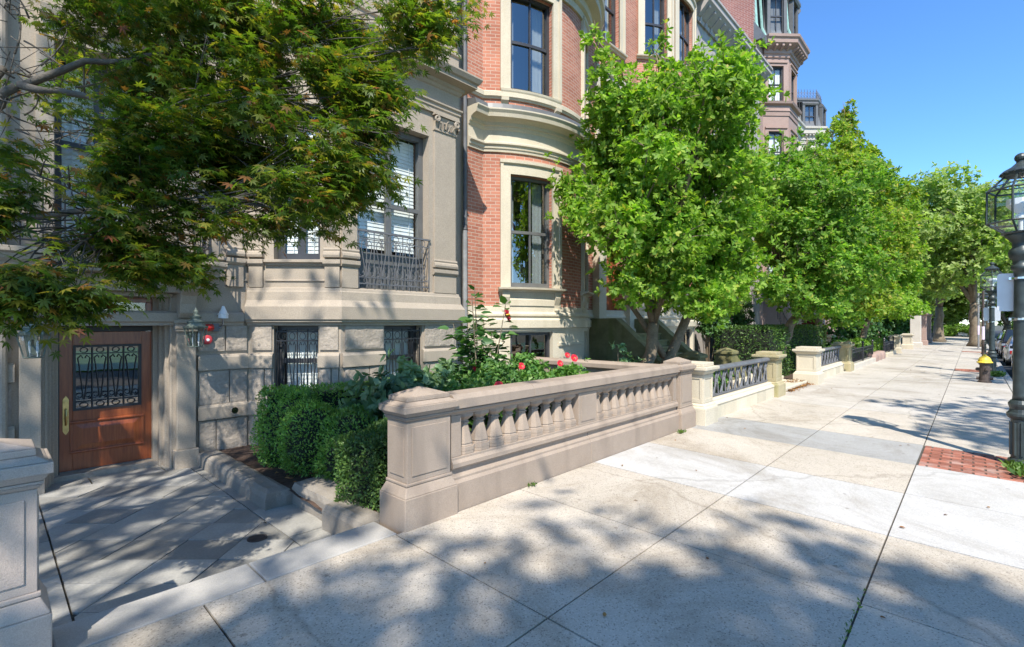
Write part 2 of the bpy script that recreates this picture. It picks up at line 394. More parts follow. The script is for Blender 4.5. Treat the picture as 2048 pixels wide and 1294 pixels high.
M_gran = stone("granite", (.42,.395,.355), var=.1, fine=140, bump=.35, rough=.8)
M_granb = stone("granite_block", (.28,.245,.2), var=.18, fine=110, bump=.6)
M_leftp = stone("pale_rough_stone", (.45,.365,.30), var=.12, fine=190, bump=.4)
M_blue = stone("bluestone", (.31,.295,.26), var=.2, scale=2.2, fine=50, bump=.15, island=.3, rough=.6, spec=.4)
M_agg = aggregate("tan_aggregate", (.50,.44,.362))
M_agg2 = aggregate("pale_aggregate", (.49,.445,.385), island=.06)
M_white = aggregate("new_white_concrete", (.495,.475,.445), speck=.07, island=.015)
M_grey = aggregate("grey_concrete", (.35,.34,.32), speck=.08, island=.02)
M_joint = plain("joint_dirt", (.075,.065,.05), .95, var=.4, scale=30)
M_road = aggregate("asphalt", (.06,.06,.062), speck=.3, island=0, dens=120)
M_soil = plain("mulch_soil", (.075,.045,.03), .95, var=.5, scale=25, bump=.8)
M_turf = plain("ground_earth", (.09,.085,.05), .95, var=.4, scale=.8)
M_brick = brick("red_brick", (.50,.21,.135), (.38,.14,.09), (.50,.36,.28), bw=.235, rh=.078, ms=.009)
M_brick2 = brick("brown_brick", (.33,.14,.105), (.26,.1,.08), (.4,.3,.26), bw=.3, rh=.1)
M_pave = stone("brick_paver", (.33,.125,.08), var=.2, island=.3, fine=70, stain=(.5,.44,.38), stain_amt=.55)
M_iron = plain("black_iron", (.022,.022,.024), .45, spec=.5, var=.3)
M_irong = plain("grey_iron", (.13,.13,.135), .5, var=.2)
M_frame = plain("dark_window_paint", (.045,.045,.048), .4, var=.15)
M_frameg = plain("grey_window_paint", (.12,.12,.115), .45, var=.12)
M_lampm = plain("lamp_green_black", (.04,.052,.05), .42, metal=.1, var=.35, scale=9)
M_verd = plain("verdigris_metal", (.15,.18,.145), .55, metal=.2, var=.3, scale=14)
M_glass = glassmat("window_glass", (.97,.98,.97), .02, .04)
M_glassb = glassmat("bow_window_glass", (.6,.65,.66), .17, .05)
M_glassl = glassmat("lantern_glass", (.93,.95,.95), .02)
M_doorg = glassmat("door_glass", (.3,.3,.3), .3, .03)
M_room = plain("dark_interior", (.03,.03,.032), .9)
M_blind = plain("white_blind", (.72,.75,.72), .55, var=.03)
M_curt = plain("pale_curtain", (.72,.72,.7), .8, var=.05)
M_brass = plain("brass", (.62,.46,.19), .28, metal=1, var=.12, scale=30)
M_whitep = plain("white_paint", (.8,.8,.78), .4, var=.03)
M_signb = plain("sign_back_metal", (.62,.63,.64), .4, metal=.3, var=.06)
M_red = plain("red_paint", (.5,.022,.018), .35, var=.08)
M_redp = plain("bell_red", (.5,.05,.06), .4, var=.08)
M_yel = plain("yellow_paint", (.75,.52,.05), .5, var=.12)
M_rust = plain("rusty_black", (.07,.05,.04), .7, var=.45, scale=14)
M_pole = plain("grey_pole", (.25,.25,.245), .6, var=.2)
M_silver = plain("silver_car_paint", (.45,.46,.48), .25, metal=.6, var=.02)
M_dark = plain("black_car_paint", (.02,.02,.024), .2, var=.02, spec=.6)
M_tyre = plain("tyre_rubber", (.02,.02,.02), .8)
M_chrome = plain("chrome", (.6,.6,.62), .2, metal=1)
M_carg = plain("car_glass", (.015,.02,.022), .06, spec=.8)
M_tail = plain("tail_light", (.4,.02,.015), .25)
M_slate = stone("slate", (.13,.135,.14), var=.2, rough=.6, island=.25)
M_copper = plain("copper_patina", (.25,.42,.36), .6, var=.2)
M_bark = stone("bark", (.2,.155,.105), var=.35, scale=5, fine=40, bump=.9)
M_barkm = stone("maple_bark", (.11,.095,.075), var=.3, scale=6, fine=50, bump=.7)
M_petal = plain("red_petal", (.48,.008,.022), .55, var=.2, scale=40)
M_pinkf = plain("pink_petal", (.75,.42,.38), .6, var=.25, scale=30)
def wood():
    m, nt, p = principled("varnished_wood"); L = nt.links
    g = _n(nt, 'ShaderNodeNewGeometry'); mp = _n(nt, 'ShaderNodeMapping'); mp.inputs['Scale'].default_value = (14, 14, 1.1); L.new(g.outputs['Position'], mp.inputs[0])
    n1 = _n(nt, 'ShaderNodeTexNoise'); n1.inputs['Scale'].default_value = 2.4; n1.inputs['Detail'].default_value = 9; n1.inputs['Roughness'].default_value = .7; L.new(mp.outputs[0], n1.inputs['Vector'])
    r1 = ramp(nt, [(.3, (.17,.038,.012)), (.5, (.27,.066,.018)), (.72, (.36,.10,.03))]); L.new(n1.outputs[0], r1.inputs[0]); L.new(r1.outputs[0], p.inputs['Base Color'])
    p.inputs['Roughness'].default_value = .32; p.inputs['Specular IOR Level'].default_value = .5; p.inputs['Coat Weight'].default_value = .4; p.inputs['Coat Roughness'].default_value = .15
    return m
M_wood = wood()
M_magl = leafmat("magnolia_leaf", [(0,(.12,.24,.03)),(.5,(.22,.37,.045)),(.85,(.31,.44,.07)),(.965,(.34,.43,.08)),(1,(.5,.4,.09))], trans=.5, rough=.5, spec=.3)
M_magl2 = leafmat("magnolia_leaf_yellowish", [(0,(.13,.23,.03)),(.5,(.25,.37,.045)),(.8,(.34,.43,.07)),(.93,(.42,.42,.08)),(1,(.5,.33,.09))], trans=.5, rough=.5, spec=.3)
M_magl3 = leafmat("magnolia_leaf_deep", [(0,(.1,.22,.035)),(.5,(.18,.33,.05)),(.85,(.27,.42,.07)),(1,(.4,.4,.09))], trans=.5, rough=.5, spec=.3)
M_mapl = leafmat("maple_leaf", [(0,(.05,.10,.018)),(.45,(.095,.155,.022)),(.75,(.165,.2,.028)),(.9,(.28,.25,.035)),(.96,(.28,.15,.045)),(1,(.3,.1,.05))], trans=.55, clump=.3, cscale=2)
M_hedge = leafmat("boxwood_leaf", [(0,(.1,.22,.05)),(.6,(.19,.36,.075)),(1,(.32,.48,.12))], trans=.4, rough=.4, clump=.35, cscale=3)
M_hedge2 = leafmat("yew_leaf", [(0,(.045,.1,.03)),(.6,(.085,.17,.04)),(1,(.17,.27,.06))], trans=.3, rough=.45)
M_shrub = leafmat("hibiscus_leaf", [(0,(.045,.115,.03)),(.6,(.07,.165,.045)),(1,(.11,.21,.05))], trans=.3)
M_dogw = leafmat("big_dull_leaf", [(0,(.12,.21,.11)),(.6,(.17,.28,.14)),(1,(.23,.34,.17))], trans=.25, rough=.55)
M_rose = leafmat("rose_leaf", [(0,(.075,.18,.04)),(.6,(.12,.26,.055)),(1,(.2,.33,.07))], trans=.3)
M_plane = leafmat("plane_leaf", [(0,(.24,.33,.09)),(.6,(.34,.44,.13)),(1,(.46,.52,.18))], trans=.5, cscale=.5)
M_lime = leafmat("lime_leaf", [(0,(.09,.2,.03)),(1,(.2,.32,.05))], trans=.3)
M_purple = leafmat("purple_leaf", [(0,(.13,.02,.025)),(1,(.26,.05,.06))], trans=.3)
M_litter = leafmat("fallen_leaf", [(0,(.14,.06,.022)),(.5,(.27,.12,.04)),(1,(.33,.19,.07))], trans=.1, rough=.8)
M_grass = leafmat("weed_leaf", [(0,(.05,.12,.02)),(1,(.14,.22,.04))], trans=.3)
# ================================================================== SETTING
def zs(y): return .018*y
def struct(mb, name, m, **k): return mb.build(name, m, None, kind='structure', **k)
g = MB(); g.box(-400, 900, -500, 600, -.6, -.42); struct(g, "ground", M_turf)
g = MB(); g.box(-120, 200, -9.5, -.98, -.4, -.165); struct(g, "road", M_road)
g = MB(); g.box(-120, 200, -30, -9.5, -.4, -.1); struct(g, "grass_mall", M_grass)
XJ = [-8.0,-6.4,-4.95,-3.45,-1.96,-.49,.97,2.43,4.04,5.5,6.99,8.5,9.96]
while XJ[-1] < 112: XJ.append(XJ[-1]+1.5)
YJ = [-.8,.555,1.965,3.665]
slabs = {'agg': MB(), 'agg2': MB(), 'white': MB(), 'grey': MB()}
for i in range(len(XJ)-1):
    for j in range(3):
        x0, x1 = XJ[i], XJ[i+1]; k = 'agg' if x0 < 12.5 else 'agg2'
        if x0 == 5.5 or (x0 == 6.99 and j == 0): k = 'white'
        if x0 == 8.5: k = 'grey'
        y0 = YJ[j]; y1 = YJ[j+1]
        if j == 0 and (x0 == 8.5 or abs(x0-26.46) < .1 or abs(x0-44.46) < .1): continue   # brick bands
        gp = .007
        lift = random.uniform(-.002, .002)
        slabs[k].prism([(x0+gp,y0+gp),(x1-gp,y0+gp),(x1-gp,y1-gp),(x0+gp,y1-gp)], -.1, 0, lambda x, y: zs(y)+lift)
for k, m in (('agg',M_agg),('agg2',M_agg2),('white',M_white),('grey',M_grey)): struct(slabs[k], "sidewalk", m)
g = MB(); g.prism([(-8,-.8),(112,-.8),(112,3.69),(-8,3.69)], -.3, 0, lambda x, y: zs(y)-.014); struct(g, "sidewalk_bed", M_joint)
g = MB()
x = -8
while x < 112:
    g.box(x+.006, x+2.4-.006, -.985, -.806, -.4, -.012); x += 2.4
struct(g, "kerb", M_gran, bevel=.015)
# brick bands across the furnishing strip
bp = MB()
for bx in (8.5, 26.46, 44.46):
    rows = int(1.46/.11); 
    for r_ in range(rows):
        xx = bx+.01+r_*.112; y = -.79 + (0 if r_ % 2 else -.11)
        while y < .54:
            ya, yb = max(y, -.79), min(y+.215, .545)
            if yb-ya > .03:
                h = random.uniform(-.003, .004)
                bp.prism([(xx,ya),(xx+.1,ya),(xx+.1,yb-.012),(xx,yb-.012)], -.08, 0, lambda X, Y: zs(Y)-.003+h)
            y += .227
struct(bp, "brick_paving", M_pave)
# entrance sill of granite and the sunken bluestone court
g = MB(); g.prism([(.262,3.68),(1.363,3.68),(1.363,4.05),(.262,4.05)], -.3, 0, lambda x, y: zs(3.7)+(y-3.7)*.01)
g.prism([(1.372,3.68),(2.46,3.68),(2.46,4.05),(1.372,4.05)], -.3, 0, lambda x, y: zs(3.7)+(y-3.7)*.01); struct(g, "granite_sill", M_gran, bevel=.012)
ZB = -.2
def clip(poly, x0, x1, y0, y1):
    for ax, lim, sg in ((0,x0,1),(0,x1,-1),(1,y0,1),(1,y1,-1)):
        out = []
        for i in range(len(poly)):
            a, b = poly[i-1], poly[i]; da, db = (a[ax]-lim)*sg, (b[ax]-lim)*sg
            if da >= 0: out.append(a)
            if da*db < 0:
                t = da/(da-db); out.append((a[0]+(b[0]-a[0])*t, a[1]+(b[1]-a[1])*t))
        poly = out
        if len(poly) < 3: return None
    return poly
def area(p): return abs(sum(p[i-1][0]*p[i][1]-p[i][0]*p[i-1][1] for i in range(len(p))))/2
g = MB()
def flag(poly):
    if poly is None or area(poly) < .003: return
    cx = sum(p[0] for p in poly)/len(poly); cy = sum(p[1] for p in poly)/len(poly)
    L = max(math.hypot(p[0]-cx, p[1]-cy) for p in poly); k = 1-.006/L
    h = random.uniform(-.003, .003)
    pp = [(cx+(p[0]-cx)*k, cy+(p[1]-cy)*k) for p in poly]
    if sum(pp[i-1][0]*pp[i][1]-pp[i][0]*pp[i-1][1] for i in range(len(pp))) < 0: pp = pp[::-1]
    g.prism(pp, ZB-.05, ZB+h)
dv = Vector((math.cos(R(43.5)), math.sin(R(43.5)))); dw = Vector((dv.y, -dv.x))
for i in range(-5, 32):
    off = random.uniform(-.02, .02)
    for j in range(-25, 16):
        a, b = .40*i, .52*j+off
        sq = [tuple(dv*(a+p)+dw*(b+q)) for p, q in ((0,0),(.4,0),(.4,.52),(0,.52))]
        flag(clip(sq, .43, 2.03, 4.32, 8.42))
y = 4.0
for L in (.75,.82,.95,.8,.9,.7): flag([(-.35,y),(.42,y),(.42,y+L),(-.35,y+L)]); y += L
y = 4.05
for L in (.85,1.0,.9,.95,.8): flag([(2.04,y),(2.5,y),(2.5,y+L),(2.04,y+L)]); y += L
for xa, xb in ((.43,1.25),(1.26,2.03)): flag([(xa,4.02),(xb,4.02),(xb,4.315),(xa,4.315)])
for xa, xb in ((.2,.95),(.96,1.75),(1.76,2.5)): flag([(xa,8.425),(xb,8.425),(xb,8.95),(xa,8.95)])
struct(g, "courtyard_paving", M_blue)
g = MB(); g.box(-2.5, 2.6, 4.0, 9.3, ZB-.2, ZB-.02); struct(g, "courtyard_bed", M_joint)
def drain():
    t = root("floor_drain", (1.81, 5.1, ZB), "round rusty iron drain cover set in the bluestone court", "drain")
    g = MB(); g.lathe([(.09,-.02),(.09,.008),(.074,.008),(.072,.002),(0.001,.002)], (1.81,5.1,ZB), 24); g.build("rim", M_rust, t)
    g = MB()
    for k in range(-3, 4):
        L = math.sqrt(.072**2-(k*.02)**2); g.box(1.81-L, 1.81+L, 5.1+k*.02-.005, 5.1+k*.02+.005, ZB+.002, ZB+.007)
    g.build("grate", M_rust, t)
drain()
# granite kerb stones between the court and the planting bed
def curbstone(x0, x1, y0, y1, z1, label, seed):
    g = MB(); nx, ny = 5, max(4, int((y1-y0)/.12)); top = []
    for j in range(ny+1):
        for i in range(nx+1):
            X = x0+(x1-x0)*i/nx; Y = y0+(y1-y0)*j/ny
            e = .03 if i in (0, nx) or j in (0, ny) else 0
            n_ = mnoise.noise(Vector((X*5, Y*4, seed)))
            top.append((X, Y, z1-e*.7+n_*.018))
    W = nx+1
    f = [(j*W+i, j*W+i+1, (j+1)*W+i+1, (j+1)*W+i) for j in range(ny) for i in range(nx)]
    ring = [i for i in range(W)] + [j*W+nx for j in range(1, ny+1)] + [ny*W+i for i in range(nx-1, -1, -1)] + [j*W for j in range(ny-1, 0, -1)]
    n0 = len(top); mid = []; bot = []
    for q in ring:
        X, Y, Z = top[q]; n_ = mnoise.noise(Vector((X*6, Y*5, seed+3)))*.03
        dx = -1 if X <= x0+1e-6 else (1 if X >= x1-1e-6 else 0); dy = -1 if Y <= y0+1e-6 else (1 if Y >= y1-1e-6 else 0)
        mid.append((X+dx*(.018+n_), Y+dy*(.012+n_), Z-.06)); bot.append((X+dx*(.02+n_*.6), Y+dy*(.012+n_*.6), ZB-.06))
    n = len(ring); vs = top+mid+bot
    for k in range(n):
        a, b = ring[k], ring[(k+1)%n]; f += [(a, n0+k, n0+(k+1)%n, b), (n0+k, n0+n+k, n0+n+(k+1)%n, n0+(k+1)%n)]
    g.add(vs, f); o = g.build("granite_kerb_stone", M_granb); tag(o, label, "kerb stone", "granite stones edging the planting bed")
curbstone(2.16, 2.42, 5.8, 8.4, -.005, "long rough granite kerb stone running up to the house wall", 1)
curbstone(2.46, 2.82, 4.85, 5.77, .075, "middle granite kerb stone with a flat pale top set back under the yew bush", 2)
curbstone(2.37, 2.62, 4.07, 4.83, .08, "short granite kerb stone nearest the sidewalk beside the stone pedestal", 3)
# planting beds
g = MB()
def bed(x0, x1, y0, y1, z, n=14):
    vs = []; 
    for j in range(n+1):
        for i in range(n+1):
            X = x0+(x1-x0)*i/n; Y = y0+(y1-y0)*j/n; vs.append((X, Y, z+.035*mnoise.noise(Vector((X*2.5,Y*2.5,1)))))
    g.add(vs, [(j*(n+1)+i, j*(n+1)+i+1, (j+1)*(n+1)+i+1, (j+1)*(n+1)+i) for j in range(n) for i in range(n)])
bed(2.4, 8.2, 4.02, 8.7, -.05, 30); bed(8.7, 13.9, 3.8, 8.6, .02, 30); bed(13.9, 16.9, 6.3, 8.6, .02, 8); bed(16.9, 62, 3.75, 8.6, .04, 40); bed(-6, -.34, 3.9, 8.6, -.1, 10)
g.open = True; struct(g, "planting_soil", M_soil)

# ================================================================== BALUSTRADES AND PEDESTALS
def pedestal_parts(t, c, a, b, m, parts=('base','shaft','cap')):
    x, y, z = c
    g = MB(); g.box(x-a, x+a, y-b, y+b, z-.2, z+.28); g.frustum(x, y, a-.004, b-.004, z+.281, a-.045, b-.045, z+.37); g.box(x-a+.04, x+a-.04, y-b+.04, y+b-.04, z+.371, z+.40)
    g.build("base", m, t, bevel=.008)
    g = MB(); p, q = a-.055, b-.05; g.box(x-p, x+p, y-q, y+q, z+.40, z+.95)
    for sx in (-1, 1): g.frustum(x+sx*(p+.004), y, .004, q-.045, z+.455, .004, q-.045, z+.90)
    for sy in (-1, 1): g.frustum(x, y+sy*(q+.004), p-.05, .004, z+.455, p-.05, .004, z+.90)
    g.build("shaft", m, t, bevel=.006)
    g = MB(); g.frustum(x, y, p+.004, q+.004, z+.951, p+.022, q+.022, z+.975); g.box(x-p-.024, x+p+.024, y-q-.024, y+q+.024, z+.976, z+.992)
    g.frustum(x, y, p+.02, q+.02, z+.993, a-.008, b-.008, z+1.03); g.box(x-a-.006, x+a+.006, y-b-.006, y+b+.006, z+1.031, z+1.092)
    g.frustum(x, y, a-.008, b-.008, z+1.093, a-.06, b-.055, z+1.125); g.box(x-a+.06, x+a-.06, y-b+.055, y+b-.055, z+1.126, z+1.165)
    g.frustum(x, y, a-.06, b-.055, z+1.166, .02, .02, z+1.235)
    g.build("cap", m, t, bevel=.006)
def pedestal(c, a, b, m, label):
    t = root("stone_pedestal", c, label, "pedestal", "stone pedestals"); pedestal_parts(t, c, a, b, m); return t
pedestal((2.815, 3.838, .066), .305, .207, M_balus, "brown stone pedestal with pyramid cap at the near end of the balustrade")
pedestal((8.41, 3.838, .066), .29, .215, M_balus, "brown stone pedestal with pyramid cap at the far end of the balustrade")
pedestal((-.06, 3.815, .066), .305, .207, M_leftp, "pale rough stone pedestal left of the sunken court")
def baluster(g, x, y, z):
    K = 1.14
    for a0, a1, z0, z1 in ((.1,.1,.0,.03),(.102,.102,.031,.075),(.088,.078,.076,.1),(.086,.042,.101,.30),(.056,.056,.301,.315),(.046,.046,.316,.335),(.048,.088,.336,.375),(.094,.094,.376,.41)):
        # square plan with chamfered corners
        pts = []
        for r_, zz in ((a0*K, z+z0), (a1*K, z+z1)):
            c_ = r_*.5
            pts.append([(x+p*r_, y+q*r_*.9, zz) for p, q in ((-.5,-1),(.5,-1),(1,-.5),(1,.5),(.5,1),(-.5,1),(-1,.5),(-1,-.5))])
        n = 8; g.add(pts[0]+pts[1], [tuple(range(7,-1,-1)), tuple(range(8,16))]+[(i,(i+1)%8,8+(i+1)%8,8+i) for i in range(8)])
def balustrade():
    t = root("stone_balustrade", (5.6, 3.83, .066), "brown stone balustrade of stubby balusters along the sidewalk", "balustrade")
    x0, x1, y0 = 3.11, 8.13, 3.83
    g = MB()
    prof = [(-.14,.0),(.16,.0),(.16,.27),(.135,.30),(.135,.325),(.1,.35),(.1,.40),(-.1,.40),(-.1,.35),(-.14,.3)]
    mp = lambda s, d, z: (s, y0-d, z+.066)
    for a, b in ((x0, 5.447), (5.453, x1)): g.sprof(mp, a, b, [(d, z-(.15 if z == 0 else 0)) for d, z in prof])
    g.build("plinth", M_balus, t, bevel=.006)
    g = MB(); g.sprof(mp, x0, x1, [(-.115,.401),(.125,.401),(.14,.42),(.14,.46),(.115,.49),(.115,.515),(-.115,.515)]); g.build("lower_rail", M_balus, t, bevel=.005)
    g = MB()
    for a, b in ((x0, 4.298), (4.302, 6.898), (6.902, x1)): g.sprof(mp, a, b, [(-.1,.926),(.1,.926),(.105,.945),(.14,.965),(.14,.985),(.125,.99),(.165,1.0),(.165,1.09),(.12,1.135),(-.12,1.135),(-.165,1.09),(-.165,1.0),(-.13,.985)])
    g.build("top_rail", M_balus, t, bevel=.005)
    for a, b in ((3.112,3.24),(5.245,5.66),(8.0,8.128)):
        g = MB(); g.box(a, b, y0-.105, y0+.105, .582, .991)
        if b-a > .3: g.box(a+.05, b-.05, y0-.113, y0-.106, .62, .955)
        g.build("pier", M_balus, t, bevel=.005)
    for a, b, n in ((3.24,5.245,9),(5.66,8.0,10)):
        for k in range(n):
            g = MB(); baluster(g, a+(b-a)*(k+.5)/n, y0, .582); g.build("baluster", M_balus, t, bevel=.003)
balustrade()
def return_wall():
    t = root("garden_parapet", (8.35, 6.2, .05), "low brown stone parapet running back to the brick house", "parapet")
    mp = lambda s, d, z: (8.4+d, s, z)
    g = MB(); g.sprof(mp, 4.06, 7.6, [(-.1,-.2),(.1,-.2),(.1,1.0),(-.1,1.0)]); g.build("wall", M_balus, t)
    g = MB(); g.sprof(mp, 4.06, 7.6, [(-.13,1.001),(.13,1.001),(.165,1.03),(.165,1.11),(.12,1.15),(-.12,1.15),(-.165,1.11),(-.165,1.03)]); g.build("coping", M_balus, t, bevel=.006)
return_wall()
# cream sandstone fence of the brick house
def cream_post(c, a, b, label, m=M_cream):
    t = root("sandstone_post", c, label, "post", "sandstone gate and fence posts"); x, y, z = c
    g = MB(); g.box(x-a, x+a, y-b, y+b, z-.2, z+.3); g.frustum(x, y, a-.005, b-.005, z+.301, a-.04, b-.04, z+.34); g.frustum(x, y, a-.03, b-.03, z+.341, a-.075, b-.075, z+.385); g.build("base", m, t, bevel=.008)
    g = MB(); p, q = a-.085, b-.085; g.box(x-p, x+p, y-q, y+q, z+.386, z+.9)
    for sx, sy in ((-1,0),(1,0),(0,-1),(0,1)):
        # raised border around a sunk panel
        if sx: 
            X = x+sx*(p+.008)
            g.box(X-.008, X+.008, y-q, y-q+.055, z+.387, z+.899); g.box(X-.008, X+.008, y+q-.055, y+q, z+.387, z+.899); g.box(X-.008, X+.008, y-q+.056, y+q-.056, z+.83, z+.899); g.box(X-.008, X+.008, y-q+.056, y+q-.056, z+.387, z+.46)
        else:
            Y = y+sy*(q+.008)
            g.box(x-p, x-p+.055, Y-.008, Y+.008, z+.387, z+.899); g.box(x+p-.055, x+p, Y-.008, Y+.008, z+.387, z+.899); g.box(x-p+.056, x+p-.056, Y-.008, Y+.008, z+.83, z+.899); g.box(x-p+.056, x+p-.056, Y-.008, Y+.008, z+.387, z+.46)
    g.build("shaft", m, t, bevel=.004)
    g = MB(); g.frustum(x, y, p+.01, q+.01, z+.901, a-.03, b-.03, z+.96); g.box(x-a, x+a, y-b, y+b, z+.961, z+.99); g.box(x-a-.02, x+a+.02, y-b-.02, y+b+.02, z+.991, z+1.05); g.box(x-a+.06, x+a-.06, y-b+.06, y+b-.06, z+1.051, z+1.12); g.build("cap", m, t, bevel=.008)
cream_post((9.1, 3.77, .06), .3, .28, "sunlit cream sandstone post beside the brown balustrade")
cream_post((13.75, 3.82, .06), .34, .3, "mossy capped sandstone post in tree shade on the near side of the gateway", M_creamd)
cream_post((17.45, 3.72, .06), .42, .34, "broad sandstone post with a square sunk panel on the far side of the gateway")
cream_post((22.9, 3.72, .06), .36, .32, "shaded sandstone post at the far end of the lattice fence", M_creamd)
def lattice_fence(x0, x1, n, label):
    t = root("lattice_fence", ((x0+x1)/2, 3.76, .06), label, "fence"); y = 3.78; z = .06
    g = MB(); L = (x1-x0)/6
    for k in range(6): g.box(x0+L*k+(.002 if k else 0), x0+L*(k+1)-.002, y-.17, y+.17, z-.2, z+.265)
    g.build("base_wall", M_creamw, t)
    g = MB(); mp = lambda s, d, zz: (s, y-d, zz+z); g.sprof(mp, x0, x1, [(-.18,.266),(.185,.266),(.185,.29),(.12,.33),(.12,.36),(.09,.38),(-.12,.38),(-.18,.3)]); g.build("coping", M_cream, t, bevel=.006)
    g = MB(); g.sprof(mp, x0, x1, [(-.07,.90),(-.03,.90),(.03,.90),(.07,.90),(.085,.93),(.07,.975),(.04,.99),(-.04,.99),(-.07,.975),(-.085,.93)]); g.build("top_rail", M_irong, t)
    g = MB(); g.box(x0, x1, y-.03, y+.03, z+.395, z+.43); g.build("bottom_rail", M_irong, t)
    pitch = (x1-x0)/n
    for k in range(n):
        g = MB(); a = x0+pitch*(k+.5)
        for sx in (-1, 1):
            pts = [(a+sx*pitch*.47*(1-2*u), y+.014*sx, z+.43+.47*u) for u in (0,.3,.6,1)]
            g.tube(pts, .02, 4)
        # lancet arch joining the bars
        g.tube([(a-pitch*.25+pitch*.5*u, y-.02, z+.43+.47*(1-abs(u-.5)*2)**.65) for u in [i/10 for i in range(11)]], .016, 4)
        g.lathe([(.005,-.03),(.028,-.012),(.028,.012),(.005,.03)], (a, y-.03, z+.665), 6)
        g.build("lattice_panel", M_irong, t)
lattice_fence(9.42, 13.4, 10, "grey iron lattice fence on a cream stone base before the mossy stoop")
lattice_fence(17.9, 22.5, 10, "dark iron lattice fence on a stone base in hedge shade past the gateway")
def gate_step():
    t = root("gate_step", (15.5, 3.9, .05), "two cream stone steps in the gateway between sandstone posts", "step")
    g = MB(); g.box(14.1, 17.0, 3.66, 6.6, -.1, .17); g.build("lower_step", M_cream, t, bevel=.02)
    g = MB(); g.box(14.1, 17.0, 4.3, 6.6, .171, .28); g.build("upper_step", M_cream, t, bevel=.02)
gate_step()
# iron railing in front of the next garden
def iron_railing(x0, x1, y, label, m=M_iron, base=M_pale, h=.78, n=30):
    t = root("iron_railing", ((x0+x1)/2, y, .06), label, "railing"); z = .06
    g = MB(); L = (x1-x0)/4
    for k in range(4): g.box(x0+L*k, x0+L*(k+1)-.004, y-.14, y+.14, z-.2, z+.2)
    g.build("kerb", base, t, bevel=.015)
    g = MB(); g.box(x0, x1, y-.015, y+.015, z+.26, z+.29); g.build("bottom_rail", m, t)
    g = MB(); g.box(x0, x1, y-.02, y+.02, z+h, z+h+.03); g.box(x0, x1, y-.012, y+.012, z+h-.14, z+h-.12); g.build("top_rail", m, t)
    g = MB()
    for k in range(n):
        X = x0+(x1-x0)*(k+.5)/n; g.tube([(X, y, z+.28), (X, y, z+h)], .009, 4)
        if k % 2 == 0: g.tube([(X+.06*math.cos(a), y, z+h-.07+.055*math.sin(a)) for a in [i*math.pi/4 for i in range(9)]], .006, 4, cap=False)
    g.build("palings", m, t)
    for X in (x0, (x0+x1)/2, x1):
        g = MB(); g.box(X-.035, X+.035, y-.035, y+.035, z+.19, z+h+.1); g.lathe([(.03,0),(.05,.03),(.03,.06),(.06,.12),(.035,.17),(.001,.2)], (X, y, z+h+.1), 8); g.build("post", m, t)
iron_railing(23.6, 29.3, 3.55, "black iron railing on a pale kerb before the garden with pink flowers")
iron_railing(33.6, 37.9, 3.55, "dark iron railing on a cream kerb beyond the brown boulders", base=M_cream)
# ================================================================== HOUSES
def blinds(parent, mp, s0, s1, z0, z1, d, n=1, pitch=.067, tilt=.007, m=None):
    g = MB(); z = z0+.02
    while z < z1-.02:
        g.sprof(mp, s0, s1, [(d+tilt, z-.036), (d+tilt+.004, z-.034), (d-tilt+.004, z+.036), (d-tilt, z+.034)], n); z += pitch
    for s in (s0+.12, s1-.12): g.sbox(mp, s-.006, s+.006, d+.026, d+.03, z0, z1)
    return g.build("blind", m or M_blind, parent)
def curtain(parent, mp, s0, s1, z0, z1, d):
    g = MB(); n = 24
    for i in range(n):
        a, b = s0+(s1-s0)*i/n, s0+(s1-s0)*(i+1)/n
        da, db = d+.025*math.sin(i*1.9), d+.025*math.sin((i+1)*1.9)
        g.add([mp(a,da,z0), mp(b,db,z0), mp(b,db,z1), mp(a,da,z1)], [(0,1,2,3)])
    g.open = True
    return g.build("curtain", M_curt, parent)
